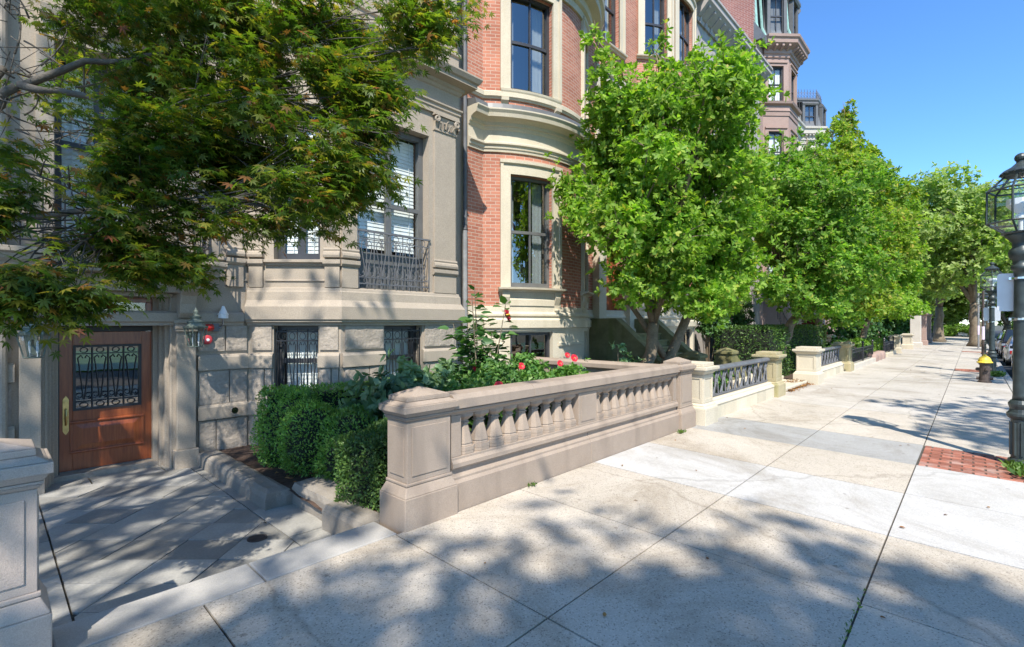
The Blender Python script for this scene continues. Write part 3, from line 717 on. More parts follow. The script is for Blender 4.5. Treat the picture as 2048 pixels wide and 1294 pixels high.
def window(parent, mp, s0, s1, z0, z1, dep=.22, m=None, gm=None, n=1, mull=True, meet=.5, inside='blind', fw=.07, zblind=0.0, transom=None):
    m = m or M_frame; gm = gm or M_glass; D = -dep
    g = MB()
    g.sbox(mp, s0, s0+fw, D-.05, D+.05, z0, z1); g.sbox(mp, s1-fw, s1, D-.05, D+.05, z0, z1)
    g.sbox(mp, s0+fw, s1-fw, D-.05, D+.05, z1-fw, z1, n); g.sbox(mp, s0+fw, s1-fw, D-.05, D+.05, z0, z0+fw*1.5, n)
    zm = z0+(z1-z0)*meet
    if meet: g.sbox(mp, s0+fw, s1-fw, D-.035, D+.035, zm-.035, zm+.035, n)
    sm = (s0+s1)/2
    if mull:
        w_ = .016 if mull == 'thin' else .055
        for za, zb in ((z0+fw*1.5, zm-.036), (zm+.036, z1-fw)) if meet else ((z0+fw*1.5, z1-fw),):
            g.sbox(mp, sm-w_, sm+w_, D-.03, D+.028, za, zb)
    f = g.build("window", m, parent)
    g = MB(); k_ = max(n, 1); sa_, sb_ = s0+fw*.8, s1-fw*.8
    for i in range(k_):
        p_, q_ = sa_+(sb_-sa_)*i/k_, sa_+(sb_-sa_)*(i+1)/k_; g.add([mp(p_,D-.008,z0+fw), mp(q_,D-.008,z0+fw), mp(q_,D-.008,z1-fw*.8), mp(p_,D-.008,z1-fw*.8)], [(0,1,2,3)])
    g.open = True; g.build("pane", gm, f)
    if inside == 'blind': blinds(f, mp, s0+fw, s1-fw, z0+fw+zblind, z1-fw, D-.12, n)
    elif inside == 'curtain':
        W = s1-s0; curtain(f, mp, s1-fw-W*.26, s1-fw, z0+.05, z1-.05, D-.2); curtain(f, mp, s0+fw, s0+fw+W*.1, z0+.05, z1-.05, D-.2)
    elif inside == 'shade':
        g = MB(); g.sbox(mp, s0+fw, s1-fw, D-.13, D-.12, z0+(z1-z0)*.55, z1-fw, n); g.build("roller_shade", M_curt, f)
    g = MB(); g.sbox(mp, s0-.3, s1+.3, D-1.2, D-1.15, z0-.3, z1+.3, n); g.sbox(mp, s0-.3, s0-.25, D-1.15, D-.06, z0-.3, z1+.3); g.sbox(mp, s1+.25, s1+.3, D-1.15, D-.06, z0-.3, z1+.3)
    g.sbox(mp, s0-.25, s1+.25, D-1.15, D-.06, z0-.3, z0-.25, n); g.sbox(mp, s0-.25, s1+.25, D-1.15, D-.06, z1+.25, z1+.3, n); g.build("interior", M_room, f)
    return f
def scroll(mp, s, z, r, d, dirx, turns=1.25, start=0.0, n=14):
    return [mp(s+dirx*(r*(1-.62*i/n))*math.cos(start+turns*2*math.pi*i/n), d, z+(r*(1-.62*i/n))*math.sin(start+turns*2*math.pi*i/n)) for i in range(n+1)]
def railing(parent, mp, s0, s1, z0, z1, d, m, units=5, name="railing"):
    r = parent
    g = MB(); g.sbox(mp, s0-.03, s1+.03, d-.02, d+.02, z1-.03, z1); g.sbox(mp, s0, s1, d-.008, d+.008, z1-.16, z1-.145); g.sbox(mp, s0, s1, d-.01, d+.01, z0+.17, z0+.185); g.sbox(mp, s0, s1, d-.01, d+.01, z0+.06, z0+.08)
    W = (s1-s0)/units; t = .0075
    for k in range(units+1): g.tube([mp(s0+W*k, d, z0), mp(s0+W*k, d, z1-.03)], .009, 5)
    for k in range(units):
        c = s0+W*(k+.5); g.tube([mp(c, d, z0), mp(c, d, z1-.16)], t, 5)
        g.tube([mp(c+.055*math.cos(a*math.pi/6), d, z1-.09+.055*math.sin(a*math.pi/6)) for a in range(13)], t*.8, 5, cap=False)
        g.tube([mp(c+.05*math.cos(a*math.pi/6), d, z0+.125+.045*math.sin(a*math.pi/6)) for a in range(13)], t*.8, 5, cap=False)
        for sx in (-1, 1):
            hz = z1-.2; w_ = W*.36
            pts = [mp(c+sx*.01, d, z0+.2), mp(c+sx*w_*.55, d, z0+(z1-z0)*.45), mp(c+sx*w_*.95, d, hz-.1), mp(c+sx*w_*.9, d, hz-.02), mp(c+sx*w_*.55, d, hz+.03), mp(c+sx*w_*.2, d, hz-.01), mp(c+sx*w_*.15, d, hz-.06), mp(c+sx*w_*.4, d, hz-.08)]
            g.tube(pts, t, 5)
            pts = [mp(c+sx*W*.5, d, z0+.30), mp(c+sx*W*.48, d, z0+.22), mp(c+sx*W*.3, d, z0+.19), mp(c+sx*W*.13, d, z0+.21), mp(c+sx*W*.12, d, z0+.27), mp(c+sx*W*.2, d, z0+.29), mp(c+sx*W*.24, d, z0+.25)]
            g.tube(pts, t, 5)
    return g.build(name, m, r)
def guard(parent, mp, s0, s1, z0, z1, d):
    g = MB()
    for z in (z1-.05, z1-.2, z0+.05): g.sbox(mp, s0, s1, d-.008, d+.008, z-.01, z+.01)
    n = 4; W = (s1-s0)/n
    for k in range(n+1): g.tube([mp(s0+W*k, d, z0), mp(s0+W*k, d, z1)], .011, 5)
    for k in range(n):
        c = s0+W*(k+.5)
        for sx in (-1, 1):
            g.tube([mp(c+sx*.005, d, z0+.1), mp(c+sx*W*.3, d, z1-.4), mp(c+sx*W*.34, d, z1-.28), mp(c+sx*W*.2, d, z1-.22), mp(c+sx*W*.08, d, z1-.27)], .0075, 5)
        g.tube([mp(c+W*.28*math.cos(a*math.pi/5), d, z1-.125+.06*math.sin(a*math.pi/5)) for a in range(11)], .006, 5, cap=False)
    return g.build("window_guard", M_iron, parent)

def brownstone():
    t = root("brownstone_house", (1, 8.5, 0), "grey-brown painted stone house with a varnished front door and canted bay", "house")
    A = (2.886, 8.5); B = (3.925, 7.46); C_ = (6.352, 7.46); D_ = (6.352, 8.4); E_ = (7.7, 8.4)
    mL = planemap((-4, 8.5), A); mC = planemap(A, B); mF = planemap(B, C_); mR = planemap(C_, D_); mS = planemap(D_, E_)
    g = MB(); ZT = 14.0; o4 = 4.0
    dwin = (o4+.6, o4+1.56, 2.86, 5.5); dr = (o4+.5, o4+1.86, -.3, 2.3)
    cb = (.40, 1.11, .72, 1.86); cm = (.40, 1.135, 2.93, 5.45); c2 = (.4, 1.135, 7.55, 9.8)
    fb = (.80, 1.61, .72, 1.86); fm = (.285, 1.765, 2.42, 5.42); f2 = (.42, 1.63, 7.55, 9.8)
    l2 = (o4+.6, o4+1.56, 7.4, 9.6)
    g.wall(mL, 0, mL.L, -.3, ZT, [dwin, dr, l2], .55); g.wall(mC, 0, mC.L, -.3, ZT, [cb, cm, c2], .25); g.wall(mF, 0, mF.L, -.3, ZT, [fb, fm, f2], .28)
    g.wall(mR, 0, mR.L, -.3, ZT, []); g.wall(mS, 0, mS.L, -.3, ZT, [])
    g.sbox(planemap((-4, 14), (7.4, 14)), 0, 11.4, 0, .1, ZT-.1, ZT)
    g.add([(-4,8.5,ZT),(7.4,8.5,ZT),(7.4,14,ZT),(-4,14,ZT)], [(0,1,2,3)]); g.add([(-4,14,-.3),(-4,8.5,-.3),(-4,8.5,ZT),(-4,14,ZT)], [(0,1,2,3)])
    g.open = True; g.build("wall", M_brown, t)
    # rusticated basement
    sd = 0
    def course(mp, spans, blocks):
        nonlocal sd
        for s0, s1 in spans:
            for z0, z1, splits in blocks:
                xs = [s0] + [s0+(s1-s0)*q for q in splits] + [s1]
                for a, b in zip(xs, xs[1:]):
                    sd += 1; g = MB(); g.rock(mp, a+.008, b-.008, z0, z1, 0, .03, .009, .028, sd); g.build("ashlar_block", M_brock, t)
    blk = [(1.475,1.865,()), (.665,1.175,(.62,)), (-.28,.42,(.35,))]
    course(mL, [(o4+2.175, o4+2.54), (o4+2.545, o4+2.86)], [(1.475,1.865,())]); course(mL, [(o4+2.175, o4+2.86)], blk[1:])
    course(mL, [(o4-1.6, o4-.55), (o4-.54, o4+.22)], blk)
    course(mC, [(.06, .385), (1.13, 1.44)], blk); course(mF, [(.05, .78), (1.64, 2.38)], blk); course(mR, [(.05, .9)], blk)
    for mp, spans in ((mL, [(o4-1.6, o4+.24), (o4+2.165, o4+2.86)]), (mC, [(.02, .4), (1.112, mC.L-.012)]), (mF, [(.012, .8), (1.61, mF.L-.012)]), (mR, [(.02, .9)])):
        for s0, s1 in spans:
            for z0, z1 in ((1.19, 1.40), (.44, .64)):
                g = MB(); g.sprof(mp, s0, s1, [(-.02,z0),(.062,z0),(.062,z1-.02),(.04,z1+.02),(-.02,z1+.03)]); g.build("stone_band", M_brown, t, bevel=.005)
    # water table, plinth and sill mouldings round the bay
    bay = [(2.80, 8.586), A, B, C_, D_]
    path = [A, B, C_, D_]
    g = MB(); g.sweep(path, [(-.05,1.87),(.055,1.87),(.06,1.9),(.1,1.925),(.1,1.945),(.125,1.965),(.13,2.17),(.07,2.275),(.062,2.41),(.05,2.425),(.04,2.47),(-.05,2.50)]); g.build("water_table", M_brown, t, bevel=.004)
    g = MB(); g.sprof(mL, o4-1.6, o4+2.80, [(-.02,1.87),(.045,1.87),(.05,1.91),(.08,1.93),(.08,2.05),(.03,2.08),(-.02,2.08)]); g.build("string_course", M_brown, t, bevel=.004)
    g = MB()
    for mp, s0, s1 in ((mC, .27, mC.L-.22), (mL, o4+2.0, o4+2.86)):
        g.sprof(mp, s0, s1, [(-.02,2.83),(.03,2.83),(.04,2.865),(.08,2.88),(.08,2.925),(-.02,2.935)])
        g.sprof(mp, s0, s1, [(-.02,2.58),(.02,2.58),(.02,2.60),(-.02,2.615)])
    g.build("window_sill", M_brown, t, bevel=.004)
    # pilasters: pedestal, base, shaft, capital
    def pilaster(mp, s0, s1, full=True, d0=0.0):
        g = MB(); g.sbox(mp, s0, s1, -.02, d0+.045, 2.48, 2.82)
        g.sprof(mp, s0-.02, s1+.02, [(-.02,2.82),(d0+.05,2.82),(d0+.085,2.86),(d0+.085,2.925),(-.02,2.935)])
        g.sprof(mp, s0-.012, s1+.012, [(-.02,2.96),(d0+.08,2.96),(d0+.09,3.0),(d0+.08,3.04),(d0+.055,3.06),(d0+.065,3.09),(d0+.055,3.12),(-.02,3.12)])
        g.sbox(mp, s0+.012, s1-.012, -.02, d0+.035, 3.12, 5.56)
        p = g.build("pilaster", M_brown, t, bevel=.005)
        g = MB(); c = (s0+s1)/2; h = (s1-s0)/2
        g.sbox(mp, s0-.005, s1+.005, -.02, d0+.055, 5.56, 5.595); g.sprof(mp, s0+.02, s1-.02, [(-.02,5.6),(d0+.04,5.6),(d0+.085,5.82),(-.02,5.82)]); g.sbox(mp, s0-.03, s1+.03, -.02, d0+.115, 5.83, 5.87)
        for sx in (-1, 1):
            e = c+sx*(h-.03)
            g.tube(scroll(mp, e, 5.765, .062, d0+.1, sx, 1.6, math.pi/2), .02, 6)
            for q in (.2, .55): g.tube([mp(c+sx*h*q, d0+.05, 5.6), mp(c+sx*h*(q+.05), d0+.095, 5.68), mp(c+sx*h*(q+.12), d0+.13, 5.70)], [.022,.02,.012], 5)
        g.tube([mp(c, d0+.05, 5.62), mp(c, d0+.1, 5.74), mp(c, d0+.13, 5.76)], [.025,.022,.012], 5)
        g.build("capital", M_brown, p)
    pilaster(mF, .0, .285); pilaster(mF, 1.86, 2.4); pilaster(mC, 0.02, .24); pilaster(mC, 1.22, mC.L-.01); pilaster(mL, o4+2.56, o4+2.80); pilaster(mR, .04, .3)
    g = MB()
    g.sweep(path, [(-.05,5.88),(.05,5.88),(.05,5.97),(.07,5.98),(.07,6.04),(.1,6.06),(.1,6.09),(.05,6.10),(.045,6.36),(.07,6.38),(.09,6.43),(.12,6.45),(.13,6.5),(.3,6.53),(.3,6.6),(.34,6.62),(.38,6.70),(.38,6.73),(.05,6.80),(-.05,6.8)])
    g.sweep(path, [(-.05,6.81),(.07,6.81),(.07,6.90),(.04,6.93),(.04,7.12),(.075,7.14),(.075,7.2),(-.05,7.22)])
    g.build("cornice", M_brown, t, bevel=.005)
    g = MB(); g.sprof(mL, 0, o4+2.80, [(-.02,6.4),(.05,6.4),(.08,6.45),(.25,6.5),(.28,6.65),(-.02,6.72)]); g.sprof(mL, o4+.45, o4+1.72, [(-.02,5.5),(.06,5.5),(.06,5.7),(.16,5.74),(.18,5.85),(-.02,5.9)]); g.sbox(mL, o4+.42, o4+.59, -.02, .05, 2.87, 5.49); g.sbox(mL, o4+1.57, o4+1.74, -.02, .05, 2.87, 5.49); g.build("window_surround", M_brown, t, bevel=.006)
    for s0, s1 in ((.0,.3),(1.86,2.4)):
        g = MB(); g.sprof(mF, s0, s1, [(-.02,7.2),(.08,7.2),(.08,7.32),(.11,7.34),(.11,7.42),(.06,7.5),(.05,9.9),(-.02,9.9)]); g.build("upper_pilaster", M_brown, t, bevel=.006)
    # windows
    window(t, mL, *dwin, .4, meet=.55, fw=.09); window(t, mL, *l2, .4)
    wdw = window(t, mC, *cm, .2, meet=.46, fw=.08); window(t, mC, *c2, .2)
    window(t, mF, *f2, .22)
    wf = window(t, mF, fm[0], fm[1], fm[2], fm[3], .24, m=M_frameg, meet=.53, fw=.1, zblind=.72)
    g = MB(); g.sbox(mF, fm[0]+.1, fm[1]-.1, -.23, -.2, fm[2]+.1, fm[2]+.72); g.build("lower_panel", M_frameg, wf)
    wb = window(t, mC, *cb, .2, meet=.5, mull=False); wc = window(t, mF, *fb, .24, meet=.5, mull=False, m=M_frame)
    guard(wb, mC, cb[0]+.02, cb[1]-.02, cb[2]+.02, cb[3]-.04, -.05); guard(wc, mF, fb[0]+.02, fb[1]-.02, fb[2]+.02, fb[3]-.04, -.06)
    bal = railing(t, mF, fm[0]+.02, fm[1]-.02, 2.50, 3.47, .02, M_irong, 5, "balconette_railing")
    # balcony over the door
    b = MB(); bp = [(-.6, 8.5), (-.6, 8.0), (2.28, 8.0), (2.28, 8.5)]
    b.sweep(bp, [(-.3,2.56),(.02,2.56),(.03,2.6),(.07,2.64),(.09,2.70),(.12,2.72),(.12,2.78),(-.3,2.8)]); b.box(-.55, 2.23, 8.03, 8.5, 2.565, 2.79); bo = b.build("balcony", M_brown, t, bevel=.006)
    rp = planemap((-.55, 7.98), (2.22, 7.98)); railing(bo, rp, .05, rp.L-.03, 2.80, 3.78, 0, M_iron, 7, "railing")
    rq = planemap((2.2, 7.98), (2.2, 8.48)); railing(bo, rq, .05, .48, 2.80, 3.78, 0, M_iron, 1, "railing")
    for X in (2.2, -.5):
        g = MB(); g.tube([(X,7.98,2.79),(X,7.98,3.82)], .016, 6); g.lathe([(.005,0),(.028,.03),(.02,.06),(.002,.1)], (X,7.98,3.82), 8); g.build("railing_post", M_iron, bo)
    for X in (.36, 2.0):
        g = MB(); prof = [(8.5,1.98),(8.5,2.555),(8.04,2.555),(8.04,2.46),(8.1,2.38),(8.22,2.3),(8.28,2.18),(8.3,2.05),(8.36,1.98)]
        g.add([(X-.1,y,z) for y, z in prof]+[(X+.1,y,z) for y, z in prof], [tuple(range(9)), tuple(range(17,8,-1))]+[(i,9+i,9+(i+1)%9,(i+1)%9) for i in range(9)]); g.build("bracket", M_brown, bo, bevel=.01)
    # entrance: pilasters, jambs, door
    for x0, x1 in ((.245,.5),(1.86,2.16)):
        g = MB(); g.box(x0, x1, 8.36, 8.52, ZB-.05, .06); g.box(x0+.03, x1-.03, 8.4, 8.52, .06, 1.78); g.box(x0+.01, x1-.01, 8.37, 8.52, 1.78, 1.82); g.box(x0-.015, x1+.015, 8.34, 8.52, 1.9, 1.95); g.box(x0, x1, 8.36, 8.52, 1.82, 1.9); g.build("door_pilaster", M_brown, t, bevel=.008)
    g = MB(); g.box(.36, 2.0, 8.3, 8.5, 2.34, 2.555); g.box(.502, 1.858, 8.48, 8.98, 2.28, 2.335); g.build("door_lintel", M_brown, t, bevel=.008)
    g = MB()
    for s in (0, 1):
        for k, (yy, w_) in enumerate(((8.5,.03),(8.62,.07),(8.76,.11),(8.9,.16))):
            x = .5 if s == 0 else 1.86
            g.box(min(x, x+(w_ if s == 0 else -w_)), max(x, x+(w_ if s == 0 else -w_)), yy+.001, yy+.14, ZB-.05, 2.279)
    g.build("door_jamb", M_brown, t, bevel=.006)
    g = MB(); g.box(.5, 1.86, 8.83, 9.6, ZB-.05, -.13); g.build("threshold", M_brock, t, bevel=.01)
    md = planemap((.675, 9.0), (1.712, 9.0)); W = md.L
    g = MB(); g.sbox(md, -.03, 0, -.06, .05, -.13, 2.279); g.sbox(md, W, W+.03, -.06, .05, -.13, 2.279); g.sbox(md, 0, W, -.06, .06, 1.79, 1.86); g.build("door_frame", M_iron, t)
    g = MB(); g.sbox(md, 0, W, -.05, .03, 1.86, 1.93); g.sbox(md, 0, W, -.05, .03, 2.21, 2.28); g.sbox(md, 0, .08, -.05, .03, 1.93, 2.21); g.sbox(md, W-.08, W, -.05, .03, 1.93, 2.21); tr = g.build("transom", M_wood, t, bevel=.006)
    g = MB(); g.sbox(md, .08, W-.08, -.02, -.01, 1.93, 2.21); g.build("pane", M_glass, tr)
    g = MB()
    def glyph(poly, x, z, h):
        v = [md(x+px*h, -.004, z+pz*h) for px, pz in poly]+[md(x+px*h, -.011, z+pz*h) for px, pz in poly]; n = len(poly); g.add(v, [tuple(range(n)), tuple(range(2*n-1,n-1,-1))]+[(i,(i+1)%n,n+(i+1)%n,n+i) for i in range(n)])
    glyph([(0,0),(.36,0),(.36,.09),(.24,.09),(.24,1),(.13,1),(0,.86),(0,.76),(.13,.82),(.13,.09),(0,.09)], W/2-.1, 2.0, .145); glyph([(.05,0),(.2,0),(.26,.35),(.55,.88),(.55,1),(0,1),(0,.76),(.07,.76),(.09,.87),(.4,.87),(.13,.38)], W/2+.005, 2.0, .145); g.build("house_number", M_brass, tr)
    # door leaf
    gl = (.14, .90, .70, 1.60)
    g = MB(); g.sbox(md, 0, gl[0], -.045, 0, -.115, 1.785); g.sbox(md, gl[1], W, -.045, 0, -.115, 1.785); g.sbox(md, gl[0], gl[1], -.045, 0, gl[3], 1.785); g.sbox(md, gl[0], gl[1], -.045, 0, -.115, gl[2])
    dr_ = g.build("door", M_wood, t, bevel=.004)
    g = MB()
    for a, b, z0, z1, h in ((gl[0]-.03,gl[1]+.03,.115,.155,.022),(gl[0]-.03,gl[1]+.03,.525,.565,.022)): g.sprof(md, a, b, [(0,z0),(h*.5,z0),(h,z0+.012),(h,z1-.012),(h*.5,z1),(0,z1)])
    for a in (gl[0]-.03, gl[1]-.01): g.sbox(md, a, a+.04, .0, .02, .156, .524)
    g.add([md(gl[0]+.03,.002,.17), md(gl[1]-.03,.002,.17), md(gl[1]-.03,.002,.51), md(gl[0]+.03,.002,.51), md(gl[0]+.09,.018,.23), md(gl[1]-.09,.018,.23), md(gl[1]-.09,.018,.45), md(gl[0]+.09,.018,.45)], [(4,5,6,7),(0,1,5,4),(1,2,6,5),(2,3,7,6),(3,0,4,7)])
    g.build("raised_panel", M_wood, dr_, bevel=.003)
    g = MB()
    for a, b, c, e in ((gl[0],gl[0]+.03,gl[2],gl[3]),(gl[1]-.03,gl[1],gl[2],gl[3]),(gl[0]+.03,gl[1]-.03,gl[2],gl[2]+.03),(gl[0]+.03,gl[1]-.03,gl[3]-.03,gl[3])): g.sbox(md, a, b, -.03, .018, c, e)
    g.build("glazing_bead", M_iron, dr_)
    g = MB(); g.sbox(md, gl[0]+.02, gl[1]-.02, -.03, -.022, gl[2]+.02, gl[3]-.02); g.build("door_glass", M_doorg, dr_)
    g = MB(); sp = gl[1]-gl[0]-.06
    for k in (1, 2, 3): g.tube([md(gl[0]+.03+sp*k/4, .006, gl[2]+.02), md(gl[0]+.03+sp*k/4, .006, gl[3]-.02)], .009, 5)
    for z in (gl[2]+.12, gl[3]-.12): g.sbox(md, gl[0]+.03, gl[1]-.03, .001, .01, z-.006, z+.006)
    for k in range(4):
        c = gl[0]+.03+sp*(k+.5)/4
        for sx in (-1, 1):
            g.tube(scroll(md, c+sx*.045, gl[2]+.2, .05, .006, sx, 1.2, -math.pi*.5), .006, 5)
            g.tube([md(c+sx*.006, .006, gl[2]+.15), md(c+sx*.05, .006, gl[3]-.28), md(c+sx*.065, .006, gl[3]-.18), md(c+sx*.03, .006, gl[3]-.14), md(c+sx*.012, .006, gl[3]-.18)], .006, 5)
        g.tube([md(c+.04*math.cos(a*math.pi/5), .006, gl[3]-.07+.035*math.sin(a*math.pi/5)) for a in range(11)], .005, 5, cap=False)
        g.tube([md(c+.045*math.cos(a*math.pi/5), .006, gl[2]+.07+.035*math.sin(a*math.pi/5)) for a in range(11)], .005, 5, cap=False)
    g.build("door_grille", M_iron, dr_)
    g = MB(); g.sbox(md, .035, .1, .001, .008, .44, .86)
    for z, r_ in ((.86,1),(.44,-1)): g.add([md(.035,.008,z), md(.1,.008,z), md(.085,.008,z+.03*r_), md(.0675,.008,z+.055*r_), md(.05,.008,z+.03*r_), md(.035,.002,z), md(.1,.002,z), md(.0675,.002,z+.055*r_)], [(0,1,2,3,4),(5,6,7)])
    g.tube([md(.0675,.01,.74), md(.0675,.05,.73), md(.0675,.062,.65), md(.0675,.05,.55), md(.0675,.01,.52)], [.011,.012,.014,.012,.011], 8)
    g.tube([md(.0675,.008,.83), md(.0675,.02,.83)], .022, 12); hd = g.build("handle", M_brass, dr_, bevel=.002)
    g = MB(); g.tube([md(W-.0,.02,.12), md(W-.0,.02,.24)], .012, 8); g.build("hinge", M_brass, dr_)
    g = MB(); g.sbox(md, -.2, W+.2, -1.6, -1.55, -.3, 2.4); g.build("hallway", M_room, dr_)
    # downspouts
    g = MB(); g.tube([(.13,8.42,ZB),(.13,8.42,9)], .05, 10)
    for z in (.4, 1.9, 3.6): g.lathe([(.05,0),(.058,.01),(.058,.05),(.05,.06)], (.13,8.42,z), 10)
    g.build("downspout", M_brown, t)
    g = MB(); X, Y = 7.33, 8.3; g.tube([(X,Y,4.0),(X,Y,13)], .045, 10)
    for z in (4.1, 5.6, 7.0, 8.5): g.lathe([(.045,0),(.055,.01),(.055,.06),(.045,.07)], (X,Y,z), 10)
    g.build("downspout", M_irong, t)
    g = MB(); g.tube([(X,Y,0),(X,Y,3.98)], .055, 10); g.build("downspout_foot", M_pole, t)
    return t
brownstone()

def bow_points(c, rad, n=22, a0=-45, a1=45):
    return [(c[0]+rad*math.sin(R(a0+(a1-a0)*i/n)), c[1]-rad*math.cos(R(a0+(a1-a0)*i/n))) for i in range(n+1)]
def brick_house():
    t = root("brick_house", (11, 8.3, 0), "red brick house with cream stone bow windows", "house")
    rad = 2.92; c1 = (9.98, 10.4); c2 = (17.2, 10.4); YP = 10.4-rad*math.sqrt(.5); S = rad*math.pi/4; dg = lambda a: rad*R(a)
    m1 = arcmap(c1, rad); m2 = arcmap(c2, rad); e1 = c1[0]+rad*math.sqrt(.5); b2 = c2[0]-rad*math.sqrt(.5); e2 = c2[0]+rad*math.sqrt(.5)
    mA = planemap((7.435, YP), (c1[0]-rad*math.sqrt(.5), YP)); mM = planemap((e1, YP), (b2, YP)); mE = planemap((e2, YP), (19.7, YP))
    ZT = 15.6
    W1 = (dg(-32.4), dg(-9.7)); W2 = (dg(21), dg(40))
    ho = []
    for w_ in (W1, W2): ho += [(*w_, 2.75, 5.40), (*w_, 7.38, 9.72), (*w_, 11.0, 13.4), (*w_, .95, 1.69)]
    ho2 = []
    for w_ in ((dg(-12), dg(12)), (dg(-40), dg(-23)), (dg(23), dg(40))): ho2 += [(*w_, 2.75, 5.40), (*w_, 7.38, 9.72), (*w_, 11.0, 13.5), (*w_, .95, 1.69)]
    hm = [(.75, 1.95, 10.6, 13.3), (.75, 1.95, 7.1, 9.4), (.85, 2.15, 1.6, 5.2)]
    g = MB(); g.wall(mA, 0, mA.L, 2.3, ZT, []); g.wall(m1, -S, S, 2.3, ZT, [h for h in ho if h[2] > 2], .25, True); g.wall(mM, 0, mM.L, 2.3, ZT, [(h[0],h[1],max(h[2],2.3),h[3]) for h in hm], .3); g.wall(m2, -S, S, 2.3, ZT, [h for h in ho2 if h[2] > 2], .25, True); g.wall(mE, 0, mE.L, 2.3, ZT, [])
    g.open = True; g.build("brick_wall", M_brick, t)
    g = MB()
    g.wall(mA, 0, mA.L, -.3, 2.3, [], d=.012); g.wall(m1, -S, S, -.3, 2.3, [h for h in ho if h[2] < 2], .25, True, d=.012); g.wall(mM, 0, mM.L, -.3, 2.3, [(hm[2][0], hm[2][1], 1.6, 2.3)], d=.012); g.wall(m2, -S, S, -.3, 2.3, [h for h in ho2 if h[2] < 2], .25, True, d=.012); g.wall(mE, 0, mE.L, -.3, 2.3, [], d=.012)
    g.open = True; g.build("stone_basement", M_cream, t)
    g = MB(); g.add([(7.4,8.3,ZT),(19.7,8.3,ZT),(19.7,14,ZT),(7.4,14,ZT)], [(0,1,2,3)]); g.add([(19.7,8.3,-.3),(19.7,14,-.3),(19.7,14,ZT),(19.7,8.3,ZT)], [(0,1,2,3)]); g.open = True; g.build("roof", M_slate, t)
    path = [(7.435, YP)] + bow_points(c1, rad) + [(e1+.001, YP)] + [(b2-.001, YP)] + bow_points(c2, rad) + [(e2+.001, YP), (19.7, YP)]
    def sw(name, prof, m=M_cream, p=path, bev=0):
        g = MB(); g.sweep(p, prof); return g.build(name, m, t)
    sw("base_moulding", [(-.03,1.73),(.05,1.73),(.05,1.78),(.1,1.8),(.105,1.98),(.05,2.03),(.045,2.06),(.085,2.08),(.085,2.12),(.03,2.18),(.025,2.30),(-.03,2.32)])
    sw("base_course", [(-.03,1.34),(.05,1.34),(.06,1.37),(.06,1.42),(-.03,1.46)], p=bow_points(c1, rad, 8, -45, -36)); sw("base_course", [(-.03,1.34),(.05,1.34),(.06,1.37),(.06,1.42),(-.03,1.46)], p=bow_points(c1, rad, 14, -6, 17))
    sw("string_course", [(-.03,5.90),(.04,5.90),(.05,5.96),(.07,5.97),(.08,6.03),(.12,6.06),(.12,6.10),(.05,6.14),(.03,6.145),(.03,6.40),(.05,6.42),(.07,6.48),(.1,6.49),(.12,6.56),(.2,6.60),(.30,6.62),(.32,6.70),(.36,6.76),(.36,6.79),(.24,6.8),(-.03,6.8)])
    sw("gutter", [(.0,6.802),(.3,6.802),(.26,6.93),(.0,6.99)], M_frameg)
    sw("sill_band", [(-.03,7.14),(.04,7.14),(.05,7.17),(.08,7.19),(.08,7.29),(.03,7.33),(-.03,7.335)])
    # crowning cornice of the first bow
    p1 = bow_points(c1, rad); sw("bow_cornice", [(-.03,9.95),(.06,9.95),(.08,10.1),(.16,10.14),(.18,10.3),(.4,10.36),(.42,10.5),(.5,10.55),(.52,10.68),(-.03,10.75)], p=p1)
    sw("main_cornice", [(-.03,14.6),(.1,14.6),(.15,14.9),(.5,15.0),(.55,15.4),(.6,15.6),(-.03,15.61)])
    def surround(mp, s0, s1, z0, z1, w_=.24, n=8, ear=True):
        g = MB()
        for a, b in ((s0-w_, s0), (s1, s1+w_)):
            g.sprof(mp, a, b, [(-.03,z0),(.05,z0),(.05,z1),(-.03,z1)], 2); 
            o = a if b == s0 else b-.07; g.sbox(mp, o, o+.07, .051, .09, z0, z1+.22, 2)
        g.sprof(mp, s0-w_, s1+w_, [(-.03,z1),(.05,z1),(.05,z1+.22),(-.03,z1+.22)], n)
        g.sprof(mp, s0-w_-.01, s1+w_+.01, [(-.03,z1+.221),(.06,z1+.221),(.1,z1+.25),(.105,z1+.32),(-.03,z1+.345)], n)
        return g.build("window_surround", M_cream, t)
    def sill(mp, s0, s1, z, w_=.24, n=8, d=.14):
        g = MB(); g.sprof(mp, s0-w_-.03, s1+w_+.03, [(-.03,z-.11),(.06,z-.11),(.08,z-.07),(d,z-.05),(d+.01,z-.005),(.0,z+.01),(-.2,z+.01)], n); return g.build("window_sill", M_cream, t)
    def consoles(mp, s0, s1, z):
        for a in (s0-.2, s1+.03):
            g = MB(); g.sprof(mp, a, a+.17, [(-.02,z-.47),(.02,z-.47),(.05,z-.44),(.05,z-.40),(.025,z-.38),(.03,z-.3),(.07,z-.2),(.1,z-.12),(.1,z),(-.02,z)], 1)
            for q in (.03, .085, .14): g.sbox(mp, a+q-.014, a+q+.014, .02, .045, z-.50, z-.472)
            g.build("console", M_cream, t)
